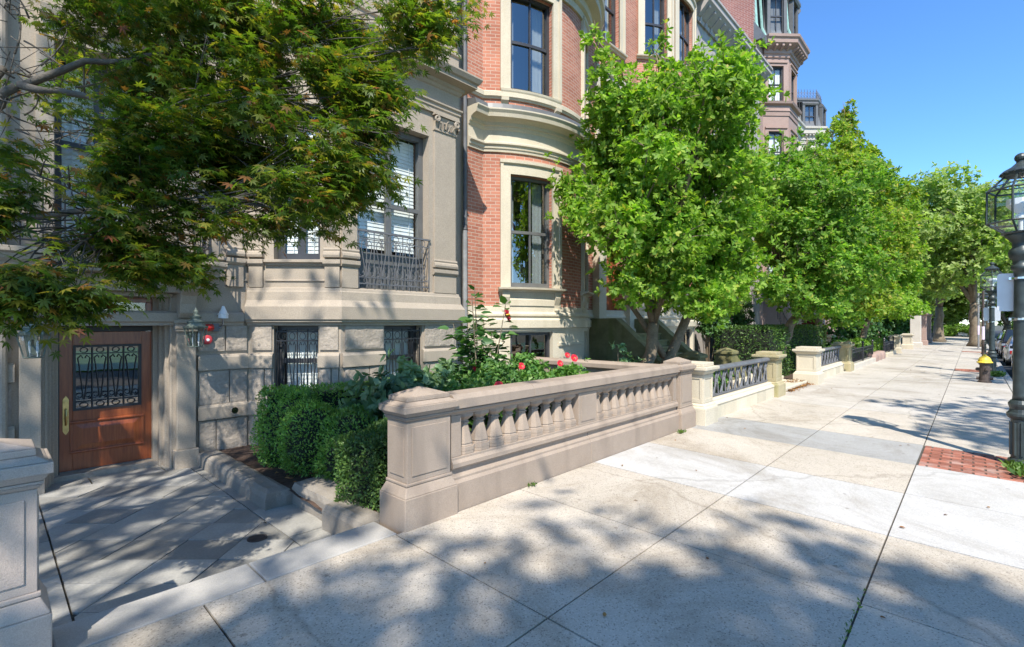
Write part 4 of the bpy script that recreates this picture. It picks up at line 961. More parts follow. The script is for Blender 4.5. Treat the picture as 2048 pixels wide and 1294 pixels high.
    for mp, wins in ((m1, (W1, W2)), (m2, ((dg(-12), dg(12)), (dg(-40), dg(-23)), (dg(23), dg(40))))):
        for s0, s1 in wins:
            surround(mp, s0, s1, 2.75, 5.40); surround(mp, s0, s1, 7.38, 9.72, ear=False); surround(mp, s0, s1, 11.0, 13.4)
            sill(mp, s0, s1, 2.75, .26, d=.2); consoles(mp, s0, s1, 2.64)
            g = MB(); g.sprof(mp, s0-.02, s1+.02, [(.012,2.32),(.05,2.32),(.05,2.46),(.03,2.5),(.012,2.50)], 8); g.sprof(mp, s0-.26, s1+.26, [(-.02,2.3),(.022,2.3),(.022,2.64),(-.02,2.64)], 10); g.build("apron_panel", M_cream, t)
            sill(mp, s0, s1, 7.38, .2, d=.09); sill(mp, s0, s1, 11.0, .26)
            window(t, mp, s0, s1, 2.76, 5.40, .17, M_frameg, M_glassb, 8, 'thin', .5, 'curtain', .075)
            window(t, mp, s0, s1, 7.39, 9.72, .17, M_frame, M_glassb, 8, 'thin', .52, 'curtain', .075)
            window(t, mp, s0, s1, 11.01, 13.4, .17, M_frame, M_glassb, 8, 'thin', .5, 'curtain', .075)
            window(t, mp, s0, s1, .95, 1.69, .15, M_frame, M_glassb, 8, 'thin', 0, 'none', .07)
    # small carved brackets on the upper band of the first bow
    for a in (W1[0]-.22, W1[1]+.05):
        g = MB(); g.sprof(m1, a, a+.17, [(-.02,7.0),(.02,7.0),(.02,7.06),(.04,7.08),(.1,7.1),(.11,7.17),(-.02,7.17)]); g.build("console", M_cream, t)
    for h in hm[:2]:
        surround(mM, *h, n=1); sill(mM, h[0], h[1], h[2], n=1); window(t, mM, *h, .2, M_frame, M_glassb, 1, 'thin', .5, 'curtain', .075)
    # entrance between the bows: porch columns, doors, stoop
    h = hm[2]; g = MB()
    for a in (h[0]-.45, h[1]+.05):
        g.sprof(mM, a, a+.4, [(-.02,1.45),(.3,1.45),(.3,1.7),(.24,1.76),(.24,4.9),(.3,4.95),(.3,5.2),(-.02,5.2)])
    g.sprof(mM, h[0]-.55, h[1]+.55, [(-.02,5.21),(.34,5.21),(.34,5.6),(.45,5.66),(.48,5.8),(-.02,5.88)]); g.build("porch", M_cream, t, bevel=.01)
    g = MB(); g.sbox(mM, h[0], h[1], -.3, -.25, 1.6, 5.2); g.build("double_door", M_wood, t)
    xc0, xc1 = e1+h[0]-.3, e1+h[1]+.3
    so_ = MB(); ns = 8; z0, z1, ya, yb = .05, 1.6, 5.5, YP-.02
    for k in range(ns):
        za = z0+(z1-z0)*(k+1)/ns; y_ = ya+(yb-.9-ya)*k/ns
        so_.box(xc0, xc1, y_, yb, za-(z1-z0)/ns-(.1 if k == 0 else 0), za-.002); so_.box(xc0-.01, xc1+.01, y_-.035, y_+.1, za-.05, za)
    st = so_.build("stoop", M_moss, t, bevel=.01)
    for x0, x1 in ((xc0-.36, xc0-.02), (xc1+.02, xc1+.36)):
        g = MB(); pr = [(ya-.25,-.1),(yb,-.1),(yb,2.05),(yb-.9,2.05),(ya+.25,.62),(ya-.25,.62)]
        g.add([(x0,y,z) for y, z in pr]+[(x1,y,z) for y, z in pr], [tuple(range(6)), tuple(range(11,5,-1))]+[(i,6+i,6+(i+1)%6,(i+1)%6) for i in range(6)]); g.build("cheek_wall", M_moss, st, bevel=.015)
        g = MB(); xm = (x0+x1)/2; g.box(x0-.04, x1+.04, ya-.5, ya-.02, -.1, 1.02); g.frustum(xm, ya-.26, .25, .28, 1.021, .25, .28, 1.1); g.frustum(xm, ya-.26, .25, .28, 1.101, .03, .03, 1.2); g.build("stoop_post", M_moss, st, bevel=.015)
    g = MB(); pr = [(14.75,.05),(16.4,.05),(16.4,.22),(14.75,1.15)]
    g.add([(x,5.05,z) for x, z in pr]+[(x,5.35,z) for x, z in pr], [(0,1,2,3),(7,6,5,4)]+[(i,4+i,4+(i+1)%4,(i+1)%4) for i in range(4)]); g.build("ramped_wall", M_moss, st, bevel=.02)
    return t
brick_house()

def simple_house(name, label, x0, x1, Y, ZT, m, wins, trim, bay=None, depth=6, wm=None):
    """wins: list of (s0,s1,z0,z1) on the flat front"""
    t = root(name, ((x0+x1)/2, Y, 0), label, "house")
    mp = planemap((x0, Y), (x1, Y)); g = MB(); g.wall(mp, 0, mp.L, -.3, ZT, wins, .25)
    for x in (x0, x1): g.add([(x,Y,-.3),(x,Y+depth,-.3),(x,Y+depth,ZT),(x,Y,ZT)], [(0,1,2,3)], [(0,-.3),(depth,-.3),(depth,ZT),(0,ZT)])
    g.add([(x0,Y,ZT),(x1,Y,ZT),(x1,Y+depth,ZT),(x0,Y+depth,ZT)], [(0,1,2,3)]); g.open = True; g.build("wall", m, t)
    for h in wins:
        g = MB(); g.sprof(mp, h[0]-.18, h[1]+.18, [(-.02,h[2]-.12),(.1,h[2]-.1),(.1,h[2]),(-.02,h[2]+.01)]); g.sprof(mp, h[0]-.18, h[1]+.18, [(-.02,h[3]),(.05,h[3]),(.05,h[3]+.2),(.12,h[3]+.22),(.12,h[3]+.3),(-.02,h[3]+.32)])
        for a in (h[0]-.18, h[1]): g.sbox(mp, a, a+.18, -.02, .05, h[2]+.011, h[3]-.001)
        g.build("window_surround", trim, t); window(t, mp, *h, .18, wm or M_frame, M_glass, 1, 'thin', .5, 'blind', .07)
    return t, mp
def cornice(t, mp, s0, s1, z, m, brackets=True, d=.6):
    g = MB(); g.sprof(mp, s0, s1, [(-.05,z),(.08,z),(.1,z+.15),(.16,z+.18),(d*.9,z+.55),(d,z+.6),(d,z+.78),(d+.06,z+.82),(d+.06,z+.92),(-.05,z+.98)])
    n = int((s1-s0)/.55)
    for k in range(n): 
        a = s0+(s1-s0)*(k+.5)/n; g.sprof(mp, a-.08, a+.08, [(.05,z+.0),(.12,z-.05),(.16,z+.16),(d*.85,z+.42),(d*.85,z+.54),(.05,z+.54)])
    return g.build("cornice", m, t)
W3 = [(a, a+1.15, z0, z1) for a in (1.0, 3.4, 5.9) for z0, z1 in ((7.0, 9.4), (10.6, 12.8), (3.0, 5.5))]
t3, mp3 = simple_house("limestone_house", "pale limestone house with a deep bracketed cornice", 19.72, 28.0, 8.25, 14.3, M_cool, W3, M_cool)
cornice(t3, mp3, 0, mp3.L, 14.25, M_cool)
# tall brownstone with canted tower and mansard
W4 = [(4.1, 5.2, 10, 12.4), (4.1, 5.2, 14.0, 16.0), (4.1, 5.2, 3, 5.6)]
def tower_house():
    t, mp = simple_house("tower_house", "tall pinkish brownstone house with a canted tower bay and mansard roof", 28.02, 34.0, 8.45, 17.0, M_pink, W4, M_pink)
    g = MB(); mw = planemap((28.015, 18.0), (28.015, 8.55)); g.sbox(mw, 0, mw.L, -.2, .0, 15.2, 22.5); g.build("party_wall", M_brick2, t)
    P = [(29.28, 8.45), (30.3, 7.43), (32.1, 7.43), (33.1, 8.45)]
    ms = [planemap(P[i], P[i+1]) for i in range(3)]; g = MB(); hs = []
    for q in ms:
        c = q.L/2; w_ = .42 if q.L < 1.6 else .5; h = [(c-w_, c+w_, z0, z1) for z0, z1 in ((14.15, 16.1), (10.3, 12.5), (6.6, 9.0), (2.9, 5.4))]; hs.append(h); g.wall(q, 0, q.L, -.3, 17.0, h, .2)
    g.open = True; g.build("tower_wall", M_pink, t)
    for q, h in zip(ms, hs):
        for k in h:
            window(t, q, *k, .14, M_frame, M_glass, 1, 'thin', .5, 'blind', .06)
            g = MB(); g.sprof(q, k[0]-.2, k[1]+.2, [(-.02,k[3]),(.04,k[3]),(.04,k[3]+.12),(.1,k[3]+.15),(.1,k[3]+.22),(-.02,k[3]+.25)]); 
            for a in (k[0]-.2, k[1]+.001): g.sbox(q, a, a+.2, -.02, .04, k[2], k[3]-.001)
            g.build("window_surround", M_pink, t)
    for z in (13.35, 9.5, 5.9):
        g = MB(); g.sweep(P, [(-.03,z),(.04,z),(.06,z+.2),(.1,z+.24),(.1,z+.3),(.05,z+.34),(.05,z+.55),(.2,z+.62),(.24,z+.74),(-.03,z+.8)]); g.build("string_course", M_pink, t)
    g = MB(); g.sweep(P, [(-.03,16.55),(.06,16.55),(.08,16.7),(.14,16.74),(.16,16.95),(.5,17.15),(.52,17.35),(.6,17.42),(.62,17.55),(-.03,17.6)]); g.build("cornice", M_pink, t)
    for q in ms:
        n = int(q.L/.3)
        for k in range(n): a = q.L*(k+.5)/n; g = MB(); g.sprof(q, a-.06, a+.06, [(.05,16.8),(.16,16.85),(.45,17.0),(.45,17.14),(.05,17.14)]); g.build("cornice_bracket", M_pink, t)
    # bell-cast mansard on the tower
    g = MB(); prof = [(.35,17.56),(.12,17.75),(-.08,18.15),(-.18,18.8),(-.24,19.8),(-.3,20.9),(-1.2,21.0),(-1.2,17.5)]
    g.sweep(P, prof); g.build("mansard_roof", M_slate, t)
    for q in ms:
        c = q.L/2; g = MB(); g.sbox(q, c-.55, c-.38, -.3, .14, 17.7, 19.9); g.sbox(q, c+.38, c+.55, -.3, .14, 17.7, 19.9); g.sprof(q, c-.65, c+.65, [(-.3,19.9),(.18,19.9),(.26,20.0),(.26,20.15),(-.3,20.3)]); dm = g.build("dormer", M_frameg, t)
        window(dm, q, c-.38, c+.38, 17.75, 19.9, 0.0, M_frame, M_glass, 1, 'thin', .5, 'none', .06)
    g = MB()
    for a, b in zip(P, P): pass
    for p in P: g.tube([(p[0]*1.0, p[1]-.15, 17.6), (p[0], p[1]+.05, 18.2), (p[0], p[1]+.22, 21)], .07, 6)
    g.tube([(28.3,8.4,17.3),(28.35,8.55,18.0),(28.4,8.8,22)], .12, 6); g.build("copper_hip", M_copper, t)
    g = MB(); m4 = planemap((28.02, 8.45), (34.0, 8.45)); g.sprof(m4, 0, m4.L, [(.3,17.0),(.3,17.4),(-.3,18.4),(-.6,21.5),(-3,21.6),(-3,17)]); g.build("roof", M_slate, t)
tower_house()
def mansard_house():
    W5 = [(a, a+.9, z0, z1) for a in (.6,) for z0, z1 in ((3, 5.4), (7, 9.2), (10.8, 13.0))]
    t, mp = simple_house("mansard_house", "dark slate mansard house with iron roof cresting beyond the tower", 34.02, 41.0, 8.4, 14.2, M_pale, W5, M_pale)
    P = [(36.72, 8.4), (37.72, 7.4), (39.3, 7.4), (40.3, 8.4)]; path = [(34.3, 8.4)] + P + [(41.0, 8.4)]
    ms = [planemap(P[i], P[i+1]) for i in range(3)]
    g = MB(); hs = []
    for q in ms:
        c = q.L/2; h = [(c-.42, c+.42, z0, z1) for z0, z1 in ((10.9, 13.2), (7, 9.3), (3, 5.4))]; hs.append(h); g.wall(q, 0, q.L, -.3, 14.2, h, .2)
    g.open = True; g.build("bay_wall", M_pale, t)
    for q, h in zip(ms, hs):
        for k in h: window(t, q, *k, .14, M_frame, M_glass, 1, 'thin', .5, 'blind', .06)
    g = MB(); g.sweep(path, [(-.05,13.75),(.06,13.75),(.08,13.95),(.14,14.0),(.16,14.25),(.34,14.35),(.36,14.6),(.44,14.66),(.46,14.78),(-.05,14.82)]); g.build("cornice", M_pale, t)
    for q in ms:
        n = int(q.L/.22)
        for k in range(n): a = q.L*(k+.5)/n; g = MB(); g.sprof(q, a-.05, a+.05, [(.05,14.1),(.16,14.12),(.3,14.25),(.3,14.34),(.05,14.34)]); g.build("cornice_bracket", M_pale, t)
    g = MB(); g.sweep(path, [(.12,14.82),(.05,15.0),(-.05,15.5),(-.16,16.1),(-.26,16.55),(-1.5,16.6),(-1.5,14.6)]); rf = g.build("mansard_roof", M_slate, t)
    g = MB(); g.sweep(path, [(-.4,16.58),(-.12,16.58),(-.1,16.66),(-.06,16.7),(-.06,16.82),(-.4,16.84)]); g.build("roof_curb", M_frameg, rf)
    g = MB(); cp = [Vector(p) for p in P]
    for a, b in zip(cp, cp[1:]):
        q = planemap(a, b); n = max(3, int(q.L/.19))
        for k in range(n):
            c = q.L*(k+.5)/n; g.tube([q(c,-.22,16.84), q(c,-.22,17.5)], .014, 4); g.tube([q(c+.075*math.cos(w*math.pi/4),-.22,17.1+.11*math.sin(w*math.pi/4)) for w in range(9)], .012, 4, cap=False); g.tube([q(c,-.22,17.42), q(c+.05,-.22,17.36), q(c,-.22,17.3)], .01, 4)
        g.sbox(q, 0, q.L, -.23, -.21, 16.92, 16.95); g.sbox(q, 0, q.L, -.23, -.21, 17.24, 17.27)
    g.build("cresting", M_irong, rf)
    for q in ms:
        c = q.L/2; g = MB(); g.sbox(q, c-.52, c-.36, -.4, .12, 14.83, 16.3); g.sbox(q, c+.36, c+.52, -.4, .12, 14.83, 16.3); g.sprof(q, c-.54, c+.54, [(-.4,16.3),(.14,16.3),(.18,16.4),(.1,16.5),(-.4,16.52)]); dm = g.build("dormer", M_frameg, t)
        window(dm, q, c-.36, c+.36, 14.86, 16.3, .0, M_frame, M_glassb, 1, 'thin', .5, 'none', .06)
mansard_house()
W6 = [(a, a+1.1, z0, z1) for a in (1, 3.6, 6.2, 8.8, 11.4, 14) for z0, z1 in ((2.6, 4.8), (6, 8))]
t6, mp6 = simple_house("far_stone_house", "low brownstone house at the far end of the row behind the magnolias", 41.1, 57, 8.6, 9.6, M_pink, W6, M_pale)
cornice(t6, mp6, 0, mp6.L, 9.4, M_pale, d=.4)
# ================================================================== STREET FURNITURE
def street_lamp(loc, label):
    x, y, z = loc
    t = root("street_lamp", loc, label, "street lamp", "green-black street lamps along the kerb")
    g = MB(); g.lathe([(.17,-.1),(.17,.03),(.14,.05),(.13,.08),(.104,.1),(.104,.62),(.13,.64),(.145,.67),(.145,.70),(.125,.72),(.112,.76),(.125,.8),(.13,.83),(.115,.86),(.1,.88)], loc, 20)
    for k in range(10):
        a = 2*math.pi*k/10; g.tube([(x+.105*math.cos(a), y+.105*math.sin(a), z+.14), (x+.105*math.cos(a), y+.105*math.sin(a), z+.58)], .016, 6)
    g.build("base", M_lampm, t, smooth=False)
    g = MB(); g.lathe([(.09,.88),(.084,.95),(.072,2.55),(.08,2.62),(.1,2.63),(.105,2.66),(.1,2.69),(.085,2.70),(.085,2.76),(.12,2.80),(.13,2.86),(.12,2.9),(.09,2.93),(.09,3.0),(.16,3.08),(.17,3.12)], loc, 20); g.build("pole", M_lampm, t, smooth=True)
    n = 6; r0, r1, r2 = .17, .35, .34; zb, zm, zt, zr = 3.13, 3.27, 3.71, 3.90
    ring = lambda r_, zz: [(x+r_*math.cos(2*math.pi*(k+.5)/n+.25), y+r_*math.sin(2*math.pi*(k+.5)/n+.25), z+zz) for k in range(n)]
    g = MB(); A, B, C_, D_ = ring(r0, zb), ring(r1, zm), ring(r1*.98, zt), ring(.16, zr)
    for k in range(n):
        q = (k+1) % n
        for P_, Q_ in ((A[k],A[q]),(B[k],B[q]),(C_[k],C_[q]),(D_[k],D_[q]),(A[k],B[k]),(B[k],C_[k]),(C_[k],D_[k])): g.tube([P_, Q_], .014, 5)
        mid = [tuple(C_[k][i]*.65+D_[k][i]*.35 for i in range(3)), tuple(C_[q][i]*.65+D_[q][i]*.35 for i in range(3))]; g.tube(mid, .008, 4)
    g.lathe([(.19,3.11),(.2,3.125),(.19,3.14)], loc, 12); fr = g.build("lantern_frame", M_lampm, t)
    g = MB()
    for P_, Q_ in ((A,B),(B,C_),(C_,D_)):
        for k in range(n): q = (k+1) % n; g.add([P_[k],P_[q],Q_[q],Q_[k]], [(0,1,2,3)])
    g.open = True; g.build("glass", M_glassl, fr)
    g = MB(); g.lathe([(.17,3.89),(.19,3.90),(.2,3.93),(.21,3.94),(.17,3.98),(.10,4.02),(.07,4.05),(.05,4.07),(.05,4.09),(.065,4.11),(.07,4.14),(.06,4.17),(.035,4.19),(.002,4.2)], loc, 18)
    for k in range(18):
        a = 2*math.pi*k/18; g.lathe([(.002,-.012),(.02,0),(.002,.012)], (x+.205*math.cos(a), y+.205*math.sin(a), z+3.925), 5)
    g.build("roof_cap", M_lampm, t)
    g = MB(); g.lathe([(.03,3.13),(.03,3.3),(.06,3.32),(.06,3.36),(.03,3.38),(.1,3.44),(.15,3.5),(.15,3.58),(.02,3.6)], loc, 14); g.build("burner", M_whitep, t)
    for zz in (1.95, 2.5):
        g = MB(); g.lathe([(.092,0),(.1,.005),(.1,.03),(.092,.035)], (x,y,z+zz), 16); g.box(x-.015, x+.015, y+.09, y+.12, z+zz, z+zz+.035); g.build("strap", M_chrome, t)
    return t
L1 = street_lamp((9.5, -.475, -.008), "tall street lamp nearest the brick paving band with weeds at its foot")
L2 = dup(L1, (25.6, -.52, -.01), R(15), "second street lamp standing behind the yellow-topped hydrant")
L3 = dup(L1, (42.5, -.5, -.01), R(40), "farthest street lamp seen beyond the pole with the pink poster")
L3.scale = (.97, .97, .95)
def sign_plate(loc, w_, h, label, rot=0.0):
    t = root("street_sign", loc, label, "sign"); x, y, z = loc
    g = MB(); r_ = .04; pts = []
    for cx, cz, a0 in ((w_/2-r_, h-r_, 0), (-w_/2+r_, h-r_, 90), (-w_/2+r_, r_, 180), (w_/2-r_, r_, 270)):
        pts += [(cx+r_*math.cos(R(a0+q)), cz+r_*math.sin(R(a0+q))) for q in (0, 30, 60, 90)]
    n = len(pts); g.add([(x, y+p, z+q) for p, q in pts]+[(x+.004, y+p, z+q) for p, q in pts], [tuple(range(n)), tuple(range(2*n-1, n-1, -1))]+[(i,(i+1)%n,n+(i+1)%n,n+i) for i in range(n)]); g.build("plate", M_signb, t)
    g = MB(); g.box(x-.02, x-.003, y-.035, y+.035, z+.02, z+h-.02); g.build("backing_bar", M_signb, t); return t
sign_plate((9.615, -.475, 2.07), .46, .52, "grey back of a square sign strapped to the nearest lamp post")
sign_plate((25.72, -.52, 2.0), .46, .5, "square sign plate strapped to the second lamp post")
def hydrant(loc):
    x, y, z = loc; t = root("fire_hydrant", loc, "dark fire hydrant with a yellow bonnet on the sidewalk", "hydrant")
    g = MB(); g.lathe([(.17,-.05),(.17,.05),(.14,.06),(.135,.1),(.125,.56),(.15,.58),(.15,.62),(.13,.63)], loc, 16); g.build("barrel", M_rust, t)
    g = MB(); g.lathe([(.19,.63),(.2,.645),(.19,.67),(.165,.68),(.155,.74),(.12,.81),(.07,.85),(.045,.86),(.045,.9),(.01,.91)], loc, 16); g.build("bonnet", M_yel, t)
    for a in (0, 120, 240):
        dx, dy = math.cos(R(a+200)), math.sin(R(a+200)); g = MB(); g.tube([(x+dx*.1,y+dy*.1,z+.42),(x+dx*.2,y+dy*.2,z+.42)], .055, 10); g.tube([(x+dx*.2,y+dy*.2,z+.42),(x+dx*.22,y+dy*.22,z+.42)], .03, 6); g.build("outlet", M_rust, t)
    g = MB(); g.tube([(x,y-.2,z+.13),(x,y+.2,z+.13)], .05, 8); g.build("flange", M_rust, t)
hydrant((22.1, -.28, -.005))
def sign_pole(loc, h, label, poster, rust=False):
    x, y, z = loc; t = root("sign_pole", loc, label, "pole", "sign poles along the kerb")
    g = MB(); g.tube([(x,y,z-.1),(x,y,z+h)], .055, 10); g.lathe([(.056,0),(.05,.03),(.002,.05)], (x,y,z+h), 10); g.build("post", M_rust if rust else M_pole, t)
    if poster:
        g = MB()
        for k in range(8):
            a, b = R(110+20*k), R(130+20*k); g.add([(x+.062*math.cos(a),y+.062*math.sin(a),z+1.05),(x+.062*math.cos(b),y+.062*math.sin(b),z+1.05),(x+.062*math.cos(b),y+.062*math.sin(b),z+1.75),(x+.062*math.cos(a),y+.062*math.sin(a),z+1.75)], [(0,1,2,3)])
        g.open = True; g.build("poster", M_poster, t)
    return t
M_poster = plain("pale_pink_poster", (.82,.66,.76), .6, var=.12, scale=4)
sign_pole((36.5, -.40, -.01), 3.6, "rusty based sign pole with a pale pink poster wrapped round it", True, True)
sign_pole((51.7, -.31, -.01), 4.2, "grey sign pole beside the far plane tree trunk", True)

# ------------------------------------------------------------------ lanterns and fittings on the house
def wall_lantern(loc, label):
    x, y, z = loc; t = root("wall_lantern", loc, label, "lantern", "verdigris lanterns beside the front door")
    s = 1.0
    g = MB(); n = 6; ring = lambda r_, zz: [(x+r_*math.cos(2*math.pi*k/n), y+r_*math.sin(2*math.pi*k/n), z+zz) for k in range(n)]
    A, B = ring(.082, 0), ring(.145, .27)
    for k in range(n):
        q = (k+1) % n; g.tube([A[k],A[q]], .009, 5); g.tube([B[k],B[q]], .011, 5); g.tube([A[k],B[k]], .008, 5)
        g.tube([B[k], (B[k][0], B[k][1], B[k][2]+.025)], .014, 6)
    g.lathe([(.08,-.008),(.08,.004),(.002,.006)], loc, 6); fr = g.build("frame", M_verd, t)
    g = MB()
    for k in range(n): q = (k+1) % n; g.add([A[k],A[q],B[q],B[k]], [(0,1,2,3)])
    g.open = True; g.build("glass", M_glassl, fr)
    g = MB(); g.lathe([(.15,.27),(.155,.285),(.12,.30),(.105,.325),(.1,.335),(.11,.345),(.11,.36),(.07,.375),(.06,.4),(.068,.41),(.075,.43),(.05,.44),(.03,.455),(.028,.475),(.033,.485),(.03,.51),(.015,.53),(.004,.56)], loc, 16); g.build("roof_cap", M_verd, t)
    for a in (-.035, .035):
        g = MB(); g.lathe([(.006,.0),(.006,.05),(.012,.052),(.012,.13),(.008,.135),(.012,.15),(.011,.175),(.002,.2)], (x+a,y,z), 8); g.build("candle", M_whitep, t)
    g = MB(); g.tube([(x,y+.145,z+.2),(x,y+.22,z+.16),(x,8.42,z+.14)], .014, 6); g.box(x-.045, x+.045, 8.385, 8.402, z+.02, z+.26); g.build("bracket", M_verd, t)
wall_lantern((.385, 8.1, 1.50), "verdigris lantern left of the door beside the downspout")
wall_lantern((2.055, 8.12, 1.57), "verdigris lantern right of the door beside the red alarm bell")
def alarm():
    Y = 8.5
    g = MB(); g.box(2.17, 2.42, Y-.03, Y+.0, 1.50, 1.86); o = g.build("backing_plate", M_brown, None, bevel=.004); tag(o, "painted flat plate behind the red alarm bell", "plate")
    t = root("alarm_bell", (2.285, Y-.03, 1.655), "round red alarm bell with a white hub on the stone wall", "bell")
    g = MB(); mp = lambda r_, d, a: (2.285+r_*math.cos(a), Y-.03-d, 1.655+r_*math.sin(a)); n = 20; prof = [(.072,.02),(.07,.045),(.056,.06),(.024,.066),(.002,.067)]; vs = [mp(r_, d, 2*math.pi*k/n) for r_, d in prof for k in range(n)]
    g.add(vs, [(i*n+k, i*n+(k+1)%n, (i+1)*n+(k+1)%n, (i+1)*n+k) for i in range(4) for k in range(n)]); g.tube([(2.285,Y-.03,1.655),(2.285,Y-.05,1.655)], .04, 10); g.build("gong", M_redp, t)
    g = MB(); g.tube([(2.285,Y-.096,1.655),(2.285,Y-.10,1.655)], .022, 12); g.build("hub", M_whitep, t)
    t = root("strobe_light", (2.34, Y-.03, 1.84), "red strobe light on a grey box above the alarm bell", "strobe light")
    g = MB(); g.box(2.35, 2.44, Y-.09, Y-.03, 1.78, 1.9); bx = g.build("box", M_irong, t, bevel=.006)
    g = MB(); g.tube([(2.35,Y-.07,1.84),(2.30,Y-.085,1.838),(2.265,Y-.095,1.836),(2.24,Y-.1,1.835)], [.05,.055,.05,.03], 12); g.build("lens", M_red, t)
    t = root("floodlight", (2.46, Y-.1, 1.95), "pale conical floodlight on a bent conduit beside the strobe", "floodlight")
    g = MB(); g.tube([(2.44,Y-.06,1.83),(2.475,Y-.07,1.84),(2.49,Y-.09,1.88),(2.49,Y-.1,1.98)], .013, 8); g.build("conduit", M_chrome, t)
    g = MB(); g.lathe([(.07,1.98),(.07,2.03),(.075,2.035),(.075,2.05),(.06,2.06),(.02,2.16),(.012,2.17)], (2.49,Y-.1,0), 14); g.build("shade", M_whitep, t)
    t = root("water_tap", (2.64, Y-.07, .55), "small chrome hose tap low on the stone wall", "tap")
    g = MB(); g.tube([(2.64,Y,.55),(2.64,Y-.1,.55),(2.64,Y-.12,.5)], .018, 8); g.build("spout", M_chrome, t); g = MB(); g.tube([(2.64,Y-.125,.555),(2.64,Y-.138,.555),(2.64,Y-.14,.555),(2.64,Y-.152,.555)], [.012,.012,.05,.05], 12); g.build("handle", M_chrome, t)
alarm()

# ================================================================== CARS
def car(name, loc, label, paint, suv=False, L=4.6):
    x, y, z = loc; t = root(name, loc, label, "car", "cars parked along the kerb"); hw = .9
    H0, H1, HR = (.32, .98, 1.72) if suv else (.24, .86, 1.42)
    side = [(0,H0+.1),(.02,H1-.12),(.12,H1),(L*.62,H1+.02),(L*.8,H1-.03),(L-.12,H1-.2),(L,H1-.42),(L-.02,H0+.08),(L-.15,H0),(.15,H0)]
    g = MB(); n = len(side)
    secs = []
    for q, sc in ((-hw,.93),(-hw+.08,1.0),(hw-.08,1.0),(hw,.93)):
        cz = (H0+H1)/2; cx = L/2; secs.append([(x+cx+(p-cx)*(1-(1-sc)*.25), y+q, z+cz+(zz-cz)*sc) for p, zz in side])
    vs = [v for s_ in secs for v in s_]
    g.add(vs, [(k*n+i, k*n+(i+1)%n, (k+1)*n+(i+1)%n, (k+1)*n+i) for k in range(3) for i in range(n)]+[tuple(range(n)), tuple(range(4*n-1,3*n-1,-1))]); g.build("body", paint, t, bevel=.03)
    a0, a1, b0, b1 = (.08, .35, L*.60, L*.74) if suv else (.5, 1.15, L*.56, L*.74)
    g = MB(); hb, ht = hw-.05, hw-.22
    g.add([(x+a0,y-hb,z+H1),(x+b1,y-hb,z+H1),(x+b1,y+hb,z+H1),(x+a0,y+hb,z+H1),(x+a1,y-ht,z+HR),(x+b0,y-ht,z+HR),(x+b0,y+ht,z+HR),(x+a1,y+ht,z+HR)], [(3,2,1,0),(4,5,6,7),(0,1,5,4),(1,2,6,5),(2,3,7,6),(3,0,4,7)]); g.build("cabin", paint, t, bevel=.04)
    def pnl(pts, nm):
        g = MB(); c = [Vector(p) for p in pts]; m = sum(c, Vector())/len(c); q = [m+(p-m)*.86 for p in c]; nr = (c[1]-c[0]).cross(c[2]-c[0]).normalized(); ctr = Vector((x+L*.45, y, z+1.1))
        if nr.dot(m-ctr) < 0: nr = -nr
        k = len(q); g.add([p+nr*.012 for p in q]+[p-nr*.01 for p in q], [tuple(range(k)), tuple(range(2*k-1,k-1,-1))]+[(i,(i+1)%k,k+(i+1)%k,k+i) for i in range(k)]); g.build(nm, M_carg, t)
    xm = (a0+b1)/2; xt = (a1+b0)/2
    for sy in (-1, 1):
        pnl([(x+a0+.1,y+sy*hb,z+H1+.02),(x+xm,y+sy*hb,z+H1+.02),(x+xt,y+sy*ht,z+HR-.03),(x+a1,y+sy*ht,z+HR-.03)], "side_window"); pnl([(x+xm,y+sy*hb,z+H1+.02),(x+b1-.1,y+sy*hb,z+H1+.02),(x+b0,y+sy*ht,z+HR-.03),(x+xt,y+sy*ht,z+HR-.03)], "side_window")
    pnl([(x+a0,y-hb,z+H1),(x+a0,y+hb,z+H1),(x+a1,y+ht,z+HR),(x+a1,y-ht,z+HR)], "rear_window"); pnl([(x+b1,y-hb,z+H1),(x+b1,y+hb,z+H1),(x+b0,y+ht,z+HR),(x+b0,y-ht,z+HR)], "windscreen")
    wr = .36 if suv else .32
    for wx in (.85, L-.95):
        for sy in (-1, 1):
            g = MB(); yo = y+sy*(hw-.1); g.tube([(x+wx,yo-.11,z+wr),(x+wx,yo-.1,z+wr),(x+wx,yo+.1,z+wr),(x+wx,yo+.11,z+wr)], [wr-.03,wr,wr,wr-.03], 20); wh = g.build("wheel", M_tyre, t)
            g = MB(); g.tube([(x+wx,yo+sy*.1,z+wr),(x+wx,yo+sy*.118,z+wr)], wr*.62, 16); g.build("rim", M_chrome, wh)
    for sy in (-1, 1):
        g = MB(); g.box(x-.012, x+.06, y+sy*.62-.18, y+sy*.62+.18, z+H1-.26, z+H1-.1); g.build("tail_light", M_tail, t); g = MB(); g.box(x+L-.16, x+L-.0, y+sy*.62-.17, y+sy*.62+.17, z+H1-.4, z+H1-.28); g.build("headlight", M_chrome, t)
        g = MB(); g.box(x+b1-.35, x+b1-.2, y+sy*(hw+.02)-.08, y+sy*(hw+.02)+.08, z+H1+.02, z+H1+.14); g.build("mirror", paint, t, bevel=.02)
    g = MB(); g.box(x-.06, x+.05, y-.78, y+.78, z+H0+.08, z+H0+.26); g.build("bumper", M_dark if not suv else paint, t, bevel=.03)
    g = MB(); g.box(x-.015, x-.004, y-.24, y+.24, z+H1-.42, z+H1-.3); g.build("number_plate", M_whitep, t)
car("parked_suv", (26.6, -2.15, -.165), "dark tall car parked nearest, just past the second lamp", M_dark, True, 4.7)
car("parked_sedan", (33.6, -2.1, -.165), "silver sedan parked in front of the dark tall car", M_silver, False, 4.6)
car("parked_van", (40.2, -2.1, -.165), "black car parked beyond the silver sedan", M_dark, True, 4.6)
